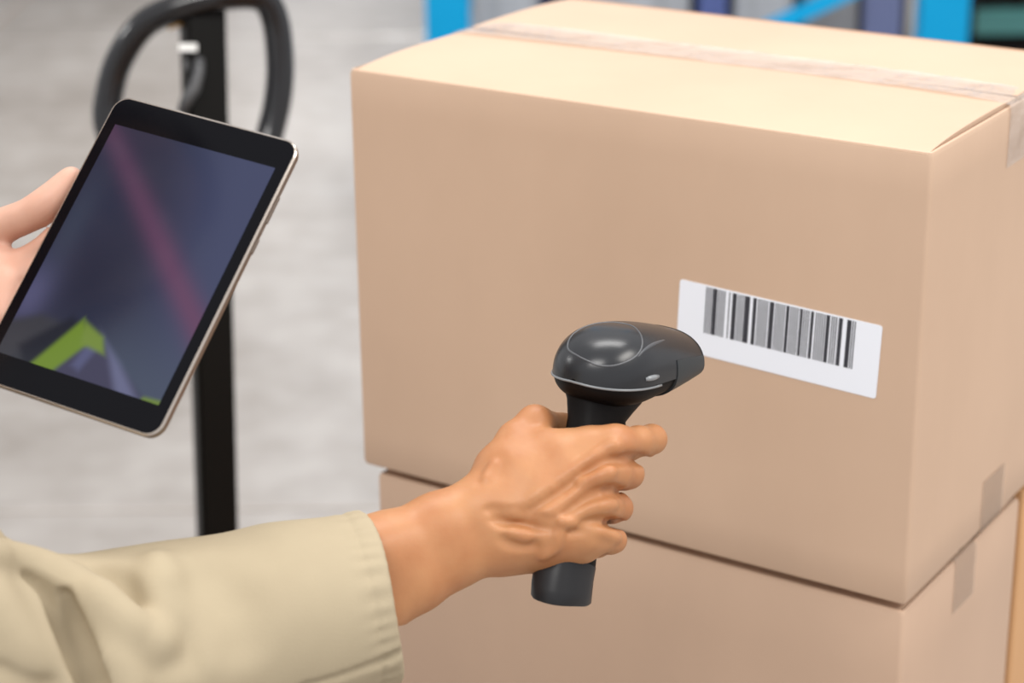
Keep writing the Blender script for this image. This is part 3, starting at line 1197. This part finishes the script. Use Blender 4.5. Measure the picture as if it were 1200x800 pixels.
T_rear = [1 - math.cos(k / 16 * math.pi / 2) for k in range(17)]
ts_main = [0.0005 + 0.42 * q for q in T_rear] + [0.42 + 0.575 * k / 14 for k in range(1, 15)]
th_top = [math.pi * (-0.02) + math.pi * 1.04 * k / 44 for k in range(45)]
th_bot = [math.pi + math.pi * k / 32 for k in range(33)]
shell = loft('top_shell', ts_main, th_top, 0.0, M_scan_shell)
loft('lower_body', ts_main, th_bot, -0.0010, M_scan_body)
th_all = [2 * math.pi * k / 72 for k in range(72)]
th_nose = [math.pi - 0.34 + (math.pi + 0.68) * k / 48 for k in range(49)]
bm = bmesh.new()
nr = [[bm.verts.new(shell_pt(0.635, th, -0.0025)) for th in th_nose]]
for k in range(11):
    nr.append([bm.verts.new(shell_pt(0.64 + 0.355 * k / 10, th, 0.0006)) for th in th_nose])
for A, B_ in zip(nr, nr[1:]):
    for j in range(48):
        bm.faces.new([A[j], A[j + 1], B_[j + 1], B_[j]])
obj_bm('nose_bumper', bm, M_scan_nose, scn, angle=50)
bm = bmesh.new()
ra = [bm.verts.new(shell_pt(0.995, th, 0.0004)) for th in th_all]
rb = [bm.verts.new(Vector(shell_pt(0.995, th, -0.004)) + Vector((0.0008, 0, 0))) for th in th_all]
rc_ = [bm.verts.new(Vector(shell_pt(0.995, th, -0.0055)) + Vector((-0.004, 0, 0))) for th in th_all]
for A, B_ in ((ra, rb), (rb, rc_)):
    for j in range(72):
        bm.faces.new([A[j], A[(j + 1) % 72], B_[(j + 1) % 72], B_[j]])
obj_bm('nose_rim', bm, M_scan_nose, scn, smooth=True)
bm = bmesh.new()
bm.faces.new([bm.verts.new(Vector(shell_pt(0.995, th, -0.0050)) + Vector((-0.003, 0, 0))) for th in th_all])
obj_bm('scan_window', bm, M_lens, scn)
# seam trim round the rear, between shell and body
seam = [shell_pt(t, 0.0 - 0.10, 0.0004) for t in reversed(ts_main[:18])] + [shell_pt(t, math.pi + 0.10, 0.0004) for t in ts_main[1:18]]
bm = bmesh.new()
tube(bm, seam, 0.0008, 8)
obj_bm('seam_trim', bm, M_scan_trim, scn, smooth=True)
# little indicator window on the right of the seam
bm = bmesh.new()
tube(bm, [shell_pt(t, math.pi - 0.10, 0.0000) for t in (0.30, 0.34, 0.38, 0.42)], [0.0012, 0.0019, 0.0019, 0.0012], 8)
iw = obj_bm('indicator_window', bm, M_scan_trim, scn, smooth=True)
# raised shield-shaped panel line on the top, and the long crease beside it
def on_top(x, y, off=0.0):
    """point of the shell above local x (mm forward of the rear), y (mm to the left)"""
    t = min(max(x / 1000 / LN, 0.01), 0.97)
    a, c = 0.02, math.pi - 0.02
    for k in range(40):                      # y falls steadily as the angle grows
        mth = (a + c) / 2
        if shell_pt(t, mth, off)[1] > y / 1000:
            a = mth
        else:
            c = mth
    return shell_pt(t, (a + c) / 2, off)


shield = spline([(10, 13), (5.5, 2), (5.5, -11), (11, -20), (20, -25.5), (30, -27), (39, -24), (47, -16), (53, -5), (50, 6), (36, 15), (22, 18)], 7, closed=True)
bm = bmesh.new()
tube(bm, [on_top(p[0], p[1], -0.00035) for p in shield], 0.00075, 8, closed=True)
obj_bm('shield_line', bm, M_scan_line, scn, smooth=True)
crease = spline([(27, -27.8), (40, -26.6), (54, -25), (68, -23.5)], 8)
bm = bmesh.new()
nn = len(crease)
tube(bm, [on_top(p[0], p[1], -0.0006) for p in crease], [0.0003 + 0.0011 * math.sin(math.pi * (i + 0.3) / nn) for i in range(nn)], 8)
obj_bm('crease_line', bm, M_scan_line, scn, smooth=True)

# handle: lofted down the tilted axis (world coordinates turned into the scanner's frame)
Bs = np.stack([ha, -hs, hu])


def scl(p):
    return Bs @ (np.array(p) - HC)


H_axis = [(702, 452, 32, 29, 23), (701, 466, 27, 24.5, 18.5), (699, 480, 23.5, 20.5, 15.2), (697, 500, 20, 18.5, 14.0), (690, 540, 14, 17.5, 14.0), (679, 590, 7, 17.5, 14.0), (667, 640, 0, 18.0, 14.5), (660, 668, -4, 20.5, 16.5),
          (658, 684, -6, 21.5, 17.5), (657, 692, -7, 20.5, 16.8)]
fwd_h = np.array([math.sin(hy), math.cos(hy), 0.0])
sid_h = np.cross(fwd_h, EZ)
rows = []
rowcap = []
top_w = CW(*H_axis[0][:3])
dnv = CW(*H_axis[-1][:3]) - top_w
dnv /= np.linalg.norm(dnv)
f2 = fwd_h - dnv * (fwd_h @ dnv)
f2 /= np.linalg.norm(f2)
def hring(bm, px, py, dz, a, c_, n=36, tilt=0.0, ex=2.8):
    p = CW(px, py, dz)
    out = []
    for k in range(n):
        th = 2 * math.pi * k / n
        cc, ss = math.cos(th), math.sin(th)
        e_ = 2 / ex
        q = p - dnv * (tilt / 1000 * cc) + f2 * (a / 1000 * math.copysign(abs(cc) ** e_, cc)) + sid_h * (c_ / 1000 * math.copysign(abs(ss) ** e_, ss))
        out.append(bm.verts.new(scl(q)))
    return out
def hloft(name, items, mat, cap=True):
    bm = bmesh.new()
    R_ = [hring(bm, *it) for it in items]
    for A, B_ in zip(R_, R_[1:]):
        for j in range(36):
            bm.faces.new([A[j], A[(j + 1) % 36], B_[(j + 1) % 36], B_[j]])
    if cap:
        bm.faces.new(R_[0])
        bm.faces.new(R_[-1])
    return obj_bm(name, bm, mat, scn, angle=45)
hloft('handle', H_axis[:7] + [(664, 655, -2, 18.6, 15.0)], M_scan_body)
hloft('handle_base', [(664.5, 652, -2, 18.8, 15.2), (661, 670, -4, 19.3, 15.6, 36, 2, 2.6), (658.5, 688, -6, 19.8, 16.0, 36, 5, 2.4),
                      (657.6, 700.5, -7, 19.6, 15.8, 36, 6, 2.4), (657.3, 703, -7.3, 18.6, 14.8, 36, 6, 2.4)], M_scan_base)
# trigger in front of the grip
bm = bmesh.new()
trg = []
for (px, py, dz, off) in ((705, 492, 22, 22), (702, 508, 19, 24), (698, 522, 16, 23), (694, 534, 14, 19)):
    trg.append(scl(CW(px, py, dz) + fwd_h * (off - 3) / 1000))
tube(bm, trg, [0.004, 0.0055, 0.0055, 0.004], 10)
obj_bm('trigger', bm, M_scan_body, scn, smooth=True)

# ------------------------------------------------------------------ the person
EL_R = at(-40, 792, 1.19)
SH_R = np.array([-0.47, 0.99, 1.26])
SH_L = np.array([-0.56, 1.32, 1.26])
EL_L = np.array([-0.60, 1.37, 1.00])
person = thing('person', 'person in a khaki work jacket at the left, holding the tablet and aiming the scanner', 'person', (-0.56, 1.16, 0))
P0 = np.array([-0.56, 1.16, 0])

# ---- right hand, a field in camera axes
lo = np.array(C(372, 735, -80)) - 0.004
hi = np.array(C(800, 455, 62)) + 0.004
g = Field(lo, hi, 0.00105)


def ch(*pts):
    return [C(*p) for p in pts]


# forearm: two bones' worth of width
g.add(ch((360, 672, -66, 25), (450, 644, -34, 21.5), (515, 617, -18, 20), (566, 594, -10, 18)), k=.012, kin=.01)
g.add(ch((360, 735, -66, 25), (440, 700, -36, 22), (485, 676, -26, 20.5), (530, 652, -16, 18.5), (584, 634, -10, 17)), k=.016, kin=.01)
# palm slab
g.add(ch((570, 590, -8, 17), (612, 560, -8, 14.5), (660, 540, -8, 12.5), (722, 524, -8, 10.8)), k=.016)
g.add(ch((582, 606, -10, 17), (640, 580, -18, 13.5), (704, 556, -19, 11.2)), k=.014)
g.add(ch((586, 620, -10, 17), (640, 608, -20, 13.5), (696, 592, -20, 10.8)), k=.014)
g.add(ch((588, 634, -8, 17), (640, 633, -17, 13), (690, 626, -19, 10.4)), k=.014)
# heel of the hand below
g.add(ch((592, 642, -2, 14), (640, 646, -4, 13.2), (684, 640, -10, 10.5)), k=.012)
# web between thumb and forefinger
g.add(ch((598, 540, 0, 13), (640, 522, 3, 10.2), (690, 517, -2, 8.0), (718, 517, -5, 8.2)), k=.014)
# thumb, over the rear of the grip to the far side
th_ch = ch((574, 580, -2, 14.5), (582, 549, 4, 13.2), (605, 516, 12, 11.6), (627, 496, 20, 10.9), (660, 503, 42, 9.4), (690, 514, 50, 8.0))
g.add(th_ch, k=.009, kin=.006)
# fingers: proximal, middle, end segments, each its own chain
g.add(ch((722, 522, -9, 10.4), (748, 517, 6, 9.6), (764, 514.5, 20, 9.3), (757, 520, 36, 8.4), (735, 526, 44, 7.8), (718, 530, 46, 7.0)), k=.006, kin=.003)
g.add(ch((704, 555, -19, 10.8), (722, 555, -10, 9.6), (737, 555, 4, 9.3), (733, 558, 24, 8.4), (712, 563, 35, 7.9), (690, 566, 36, 7.2)), k=.005, kin=.003)
g.add(ch((696, 591, -20, 10.4), (712, 593, -12, 9.0), (725, 595, 1, 8.7), (722, 598, 18, 8.0), (702, 602, 29, 7.5), (682, 605, 30, 6.9)), k=.005, kin=.003)
g.add(ch((690, 626, -19, 9.8), (706, 630, -14, 8.3), (719, 632.5, -4, 7.9), (717, 635, 10, 7.2), (700, 640, 20, 6.8), (682, 643, 21, 6.2)), k=.005, kin=.003)


def surf_line(fld, pts, inset, z0=HZ - .09, z1=HZ + .06):
    """(px, py, r mm): points sunk under the visible surface by inset mm (plus a share of r)"""
    out = []
    for (px, py, r) in pts:
        z = fld.hit(px, py, z0, z1)
        if z is None:
            continue
        z += inset / 1000 * 1.0
        out.append(((px - 600) / FPX * z, -(py - 400) / FPX * z, z, r / 1000))
    return out


def sp2(pts, n=5):
    return [tuple(p) for p in spline(pts, n)]


# hollows between the tendons first, then tendons and veins
hollows = [
    ([(608, 602, 2.8), (640, 583, 4.0), (672, 561, 4.2), (704, 541, 3.6), (724, 538, 2.6)], -1.0),
    ([(574, 600, 2.4), (592, 607, 5.0), (612, 611, 5.0), (634, 614, 4.0), (658, 616, 2.2)], -0.6),
    ([(590, 632, 1.8), (604, 637, 2.8), (626, 640, 1.8)], -1.5),
    ([(664, 604, 2.4), (692, 583, 3.2), (716, 574, 3.2)], -1.2),
    ([(668, 622, 2.2), (694, 613, 3.0), (716, 612, 2.8)], -1.2),
    ([(728, 538, 2.2), (744, 537, 2.8), (756, 537, 2.8)], -0.6),
    ([(712, 574, 2.0), (730, 575, 2.6), (746, 575, 2.8)], -0.8),
    ([(710, 612, 2.0), (724, 613, 2.4), (738, 614, 2.6)], -0.8),
]
for pts, ins in hollows:
    L_ = surf_line(g, sp2(pts), ins)
    if len(L_) > 1:
        g.cut(L_, k=.0042, kin=.003)
ridges = [
    ([(600, 603, 1.6), (626, 585, 2.2), (660, 562, 2.4), (692, 537, 2.6), (712, 525, 3.2), (722, 522, 3.6)], 1.0),
    ([(571, 604, 1.6), (586, 600, 2.2), (606, 603, 2.2), (632, 608, 2.2), (656, 613, 2.2), (676, 603, 2.2), (698, 594, 2.2), (720, 592, 2.0)], 1.1),
    ([(657, 612, 1.8), (655, 626, 1.9), (650, 642, 1.8), (636, 652, 1.4)], 0.8),
    ([(662, 611, 1.8), (690, 618, 1.8), (712, 626, 2.0), (724, 630, 2.2)], 0.8),
    ([(600, 624, 3.0), (616, 628, 3.4)], 1.8),
    ([(680, 566, 2.0), (704, 558, 2.4), (716, 553, 3)], 1.2),
    ([(570, 562, 2.0), (575, 553, 2.2), (580, 545, 2.0)], 1.7),
]
for pts, ins in ridges:
    L_ = surf_line(g, sp2(pts), ins)
    if len(L_) > 1:
        g.add(L_, k=.0042, kin=.002)
# knuckle creases of the forefinger and thumb
V1, F1 = g.mesh()
V1 = relax(V1, F1, 2)
V1 = to_world(V1) - P0

# ---- left hand, behind the tablet; a field in camera axes too
tcz = lambda px, py: float((TC @ TR[:, 2]) / (np.array([(px - 600) / FPX, -(py - 400) / FPX, 1]) @ TR[:, 2]))


def T(px, py, off, r):
    """off: mm behind the tablet's front plane along depth"""
    z = tcz(px, py) + off / 1000
    return ((px - 600) / FPX * z, -(py - 400) / FPX * z, z, r / 1000)


lo = np.array(T(-260, 480, 0, 1)[:3]) - np.array([.03, .03, .06])
hi = np.array(T(150, 180, 70, 1)[:3]) + np.array([.02, .02, .05])
gl = Field(lo, hi, 0.0014)
th_l = [T(-86, 318, 30, 17), T(-44, 292, 24, 13.5), T(-4, 268, 18, 10.2), T(34, 252, 14, 9.0), T(56, 238, 13, 9.0), T(74, 220, 13, 7.2), T(85, 207, 13, 5.2)]
gl.add([tuple(p) for p in spline(th_l, 5)], k=.008, kin=.004)
# palm
for (a, b_, c_) in ((316, 316, 46), (322, 330, 44), (346, 356, 42), (372, 382, 40)):
    gl.add([T(-95, a + 14, 44, 16), T(-40, a + 4, c_ - 8, 14), T(6, b_ + 8, c_ - 16, 11)], k=.016)
gl.add([T(-70, 330, 34, 18), T(-20, 330, 26, 15), T(8, 340, 22, 11.5), T(14, 372, 22, 10)], k=.014)
# web between thumb and palm
gl.add([T(-30, 296, 28, 9), T(-6, 306, 26, 7.5), T(26, 312, 24, 7)], k=.008)
# four fingers spread behind the back of the tablet
for (y0, x1, y1, x2, y2, r_) in ((312, 64, 276, 120, 254, 8.6), (320, 76, 304, 140, 296, 8.8), (346, 74, 338, 132, 338, 8.4), (372, 58, 372, 108, 380, 7.4)):
    gl.add([T(8, y0 + 12, 26, r_ + 1.6), T(x1, y1 + 8, 23, r_), T((x1 + x2) / 2, (y1 + y2) / 2 + 4, 20, r_ - .6), T(x2, y2, 18, r_ - 1.6)], k=.005, kin=.004)
# wrist and forearm
wr_l = to_cam(EL_L)
w0 = T(-95, 352, 42, 23)
gl.add([T(-60, 335, 38, 20), w0, T(-170, 392, 50, 25), T(-260, 440, 60, 30)], k=.016, kin=.012)
V2, F2 = gl.mesh()
V2 = relax(V2, F2, 2)
V2 = to_world(V2) - P0

# ---- head and neck with arms hidden in the sleeves (coarse, world axes)
HDC = np.array([-0.485, 1.18, 1.525])
fx = np.array([0.93, 0.20, -0.30])
fx /= np.linalg.norm(fx)
ly = np.cross(EZ, fx)
ly /= np.linalg.norm(ly)
uz = np.cross(fx, ly)
hg = Field(HDC - np.array([.16, .14, .36]), HDC + np.array([.15, .14, .15]), 0.0035)
def hp(f, l, u_, r=None):
    p = HDC + fx * f + ly * l + uz * u_
    return p if r is None else (*p, r)
hg.ell(hp(-.012, 0, .03), (fx, ly, uz), (.094, .074, .085), .01)
hg.ell(hp(.028, 0, -.035), (fx, ly, uz), (.060, .056, .075), .03)
hg.add([hp(.078, 0, .012, .009), hp(.094, 0, -.020, .011), hp(.098, 0, -.028, .010)], k=.012)
hg.add([hp(.088, -.012, -.028, .006), hp(.088, .012, -.028, .006)], k=.006)
hg.add([hp(.076, -.018, -.056, .006), hp(.084, 0, -.055, .007), hp(.076, .018, -.056, .006)], k=.005)
hg.cut([hp(.086, -.018, -.0565, .0018), hp(.094, 0, -.0565, .0018), hp(.086, .018, -.0565, .0018)], k=.002)
hg.add([hp(.066, -.01, -.090, .016), hp(.066, .01, -.090, .016)], k=.02)
for s in (-1, 1):
    hg.cut([hp(.090, .032 * s, .008, .012)], k=.012)
    hg.ell(hp(.066, .031 * s, .004), (fx, ly, uz), (.016, .017, .012), .006)
    hg.ell(hp(-.015, .074 * s, -.012), (fx, ly, uz), (.018, .009, .030), .006)
nk = np.array([-0.535, 1.165, 1.30])
hg.add([hp(-.03, 0, -.07, .054), (*(nk + np.array([0.0, 0, .02])), .056), (*(nk - np.array([0, 0, .14])), .07)], k=.03, kin=.02)
V3, F3 = hg.mesh()
V3 = V3 - P0
net_mesh('body', [(V1, F1, True, 0), (V2, F2, True, 1), (V3, F3, False, 0)], [M_skin, M_palm], person)

# hair
hh = Field(HDC - np.array([.19, .15, .22]), HDC + np.array([.15, .15, .17]), 0.004)
hh.ell(hp(-.022, 0, .046), (fx, ly, uz), (.098, .082, .086), .01)
hh.ell(hp(-.06, 0, -.03), (fx, ly, uz), (.055, .072, .085), .03)
hh.ell(hp(-.135, 0, .01), (fx, ly, uz), (.035, .035, .04), .02)
hh.cut([hp(.13, 0, -.03, .085), hp(.13, 0, -.12, .085)], k=.01)
Vh, Fh = hh.mesh()
net_mesh('hair', [(Vh - P0, Fh, False, 0)], [M_hair], person)
for s in (-1, 1):
    bm = bmesh.new()
    bmesh.ops.create_uvsphere(bm, u_segments=14, v_segments=10, radius=0.0115)
    e_ = obj_bm('eye', bm, M_eye, person, smooth=True)
    e_.location = hp(.0735, .031 * s, .004) - P0

# ---- right sleeve, a field in camera axes
lo = np.array(C(-300, 960, -260)) - .01
hi = np.array(C(515, 585, 40)) + .01
lo[1] = C(0, 985, -160)[1]
sv = Field(lo, hi, 0.0020)
sl_pts = ch((500, 690, -18, 46), (452, 697, -36, 47), (330, 727, -62, 52), (200, 762, -90, 57), (90, 790, -112, 60), (0, 806, -128, 63), (-45, 800, -134, 66))
sv.add(sl_pts, k=.01, kin=.03)
shc = to_cam(SH_R)
ec = to_cam(EL_R)
up_ = ec + (shc - ec) * 0.45
sv.add([(*ec, .066), (*up_, .070)], k=.03)
# elbow bulk that meets the top edge
sv.add(ch((-30, 716, -110, 38), (30, 716, -106, 29), (62, 732, -104, 24)), k=.010)


def sfold(pts, inset):
    return surf_line(sv, sp2(pts, 6), inset, HZ - .26, HZ + .05)


cuts = [
    ([(4, 659, 1.2), (20, 666, 2.0), (38, 676, 3), (58, 690, 5), (74, 706, 8), (86, 728, 11), (97, 752, 11), (106, 778, 9), (116, 806, 8)], 3.0, .005),
    ([(76, 706, 5), (86, 722, 8), (94, 744, 8)], 11.0, .003),
    ([(118, 782, 4), (124, 800, 6)], 5.0, .003),
    ([(120, 670, 6), (142, 686, 8), (162, 712, 8), (177, 740, 5)], -0.8, .010),
    ([(207, 690, 8), (214, 730, 10), (210, 775, 10)], -7.0, .014),
    ([(0, 778, 3), (30, 790, 4), (60, 806, 4)], -1.5, .006),
    ([(250, 664, 10), (275, 700, 14), (290, 750, 11)], -13.0, .018),
]
for pts, ins, k_ in cuts:
    L_ = sfold(pts, ins)
    if len(L_) > 1:
        sv.cut(L_, k=k_, kin=.006)
rid = [
    ([(-20, 650, 6), (20, 656, 6.5), (56, 669, 8), (90, 691, 10), (114, 726, 11), (134, 769, 11), (150, 815, 11)], 2.5, .010),
    ([(185, 660, 4.5), (190, 698, 6), (192, 728, 6.5), (188, 754, 5.5), (198, 800, 4)], 2.6, .014),
    ([(114, 696, 7), (138, 722, 8), (163, 744, 8), (186, 754, 6.5)], 3.2, .010),
    ([(-10, 700, 7), (10, 740, 9), (30, 775, 8)], 5.5, .014),
]
for pts, ins, k_ in rid:
    L_ = sfold(pts, ins)
    if len(L_) > 1:
        sv.add(L_, k=k_, kin=.006)
sv0 = Field.__new__(Field)
sv0.__dict__.update(sv.__dict__)
sv0.D = sv.D.copy()
# deep shaded pocket where the cloth folds over at the elbow
for slot in ([(74, 697, 1.0, 0), (79, 706, 2.0, 2.5), (84, 717, 3.2, 5), (89, 730, 4.0, 6.2), (95, 745, 4.4, 5.4), (102, 763, 4.8, 3.2), (110, 786, 5.2, 1.5), (117, 806, 5.4, 1)],):
    for part in (0.0, 0.33, 0.67, 1.0):
        L_ = []
        for q in spline(slot, 5):
            z = sv0.hit(q[0], q[1], HZ - .26, HZ + .05)
            if z is not None:
                z += q[3] / 1000 * part
                L_.append(((q[0] - 600) / FPX * z, -(q[1] - 400) / FPX * z, z, q[2] / 1000))
        if len(L_) > 1:
            sv.cut(L_, k=.005)
# open cuff: plane across the sleeve, a cavity inside, a stitched hem
cA = np.array(C(452, 697, -36))
cB = np.array(C(330, 727, -62))
ax_s = (cA - cB) / np.linalg.norm(cA - cB)
ax_s = ax_s / np.linalg.norm(ax_s)
G3 = np.meshgrid(sv.ax[0], sv.ax[1], sv.ax[2], indexing='ij', sparse=True)
cuff_c = np.array(C(446, 696, -37))
ax_s = ax_s * np.array([1, 1, 0.58])
ax_s = ax_s / np.linalg.norm(ax_s)
dp = sum((G3[i] - cuff_c[i]) * ax_s[i] for i in range(3))      # <0 inside the sleeve
rad = [G3[i] - cuff_c[i] - dp * ax_s[i] for i in range(3)]
e1 = np.array([0, 1, 0]) - ax_s * ax_s[1]
e1 /= np.linalg.norm(e1)
e2 = np.cross(ax_s, e1)
ang = np.arctan2(sum(rad[i] * e2[i] for i in range(3)), sum(rad[i] * e1[i] for i in range(3)))
hem = 0.0011 * np.exp(-((dp + 0.0135) / 0.0016) ** 2)
puck = 0.00055 * np.sin(ang * 34 + 1.5 * np.sin(ang * 7)) * np.exp(-((dp + 0.010) / 0.009) ** 2)
sv.D = (sv.D + hem + puck).astype(np.float32)
wav = 0.0012 * np.sin(ang * 3 + 0.6)
sv.D = -Field.smin(-sv.D, -(dp + wav).astype(np.float32), .0035)
# cavity
cav = Field.__new__(Field)
cav.__dict__.update(sv.__dict__)
cav.D = np.full(sv.n, 1.0, np.float32)
cav.add(ch((560, 671, 0, 38), (452, 697, -36, 39.5), (360, 720, -56, 39)), k=0, kin=.02)
sv.D = -Field.smin(-sv.D, cav.D, .001)
# slit and lapped edge low on the cuff
L_ = surf_line(sv, sp2([(352, 806, 2.0), (390, 796, 2.2), (430, 782, 2.4), (468, 766, 2.6)], 8), -0.8, HZ - .2, HZ + .05)
if len(L_) > 1:
    sv.cut(L_, k=.002)
Vs_, Fs_ = biggest(*sv.mesh())
Vs_ = relax(Vs_, Fs_, 2)
net_mesh('jacket_sleeve', [(to_world(Vs_) - P0, Fs_, True, 0)], [M_khaki], person)

# ---- rest of the jacket: torso, upper right arm, left sleeve (coarse, world axes)
tg = Field((-0.86, 0.84, 0.64), (-0.26, 1.60, 1.42), 0.006)
spn = np.array([-0.575, 1.165, 0])
tg.add([(-0.56, 1.08, 1.18, .105), (-0.59, 1.24, 1.18, .105)], k=.05)
tg.add([(-0.565, 1.09, 0.80, .115), (-0.585, 1.22, 0.80, .115)], k=.05)
tg.add([(-0.57, 1.12, 1.18, .12), (-0.575, 1.155, 0.80, .125)], k=.05)
tg.add([(*SH_R, .070), (-0.555, 1.10, 1.29, .065), (-0.565, 1.22, 1.29, .065), (*SH_L, .070)], k=.04)
pu = SH_R + (EL_R - SH_R) * 0.80
tg.add([(*SH_R, .074), (*pu, .071)], k=.03)
tg.add([(*SH_L, .072), (*EL_L, .064)], k=.03)
wl = CAM + RIGHT * T(-185, 400, 50, 1)[0] + UP * T(-185, 400, 50, 1)[1] + FWD * T(-185, 400, 50, 1)[2]
tg.add([(*EL_L, .062), (*wl, .048)], k=.03)
# collar
tg.add([(-0.50, 1.165, 1.315, .016), (-0.525, 1.105, 1.33, .018), (-0.58, 1.10, 1.345, .018), (-0.605, 1.165, 1.35, .018), (-0.585, 1.23, 1.345, .018), (-0.53, 1.225, 1.33, .018), (-0.50, 1.165, 1.315, .016)], k=.03)
Vt, Ft = tg.mesh()
Vt = relax(Vt, Ft, 1)
net_mesh('jacket', [(Vt - P0, Ft, False, 0)], [M_khaki], person)
# trousers and shoes
lg = Field((-0.80, 0.92, 0.03), (-0.38, 1.42, 0.86), 0.007)
for yy in (1.075, 1.245):
    lg.add([(-0.575, yy, .76, .088), (-0.565, yy, .46, .076), (-0.575, yy, .07, .066)], k=.04)
Vl, Fl = lg.mesh()
net_mesh('trousers', [(Vl - P0, Fl, False, 0)], [M_trousers], person)
for yy in (1.075, 1.245):
    sg_ = Field((-0.70, yy - .08, -.01), (-0.36, yy + .08, .14), 0.004)
    sg_.add([(-0.61, yy, .048, .040), (-0.52, yy, .045, .044), (-0.44, yy, .036, .036)], k=.02)
    sg_.D = np.maximum(sg_.D, (0.001 - sg_.ax[2])[None, None, :].astype(np.float32))
    Vq, Fq = sg_.mesh()
    net_mesh('shoe', [(Vq - P0, Fq, False, 0)], [M_shoe], person)

# repeats carry their group
for o in list(S.objects):
    base = o.name.split('.')[0]
    if o.parent is None and o.get('label'):
        grp = {'wrapped_load': 'wrapped loads on the blue rack shelf', 'storage_crate': 'blue crates on the blue rack shelf',
               'carton': 'cartons stacked on the pallet', 'unlit_block': 'near-black blocks painting the unlit space at the teal beam'}.get(base)
        if grp:
            o['group'] = grp
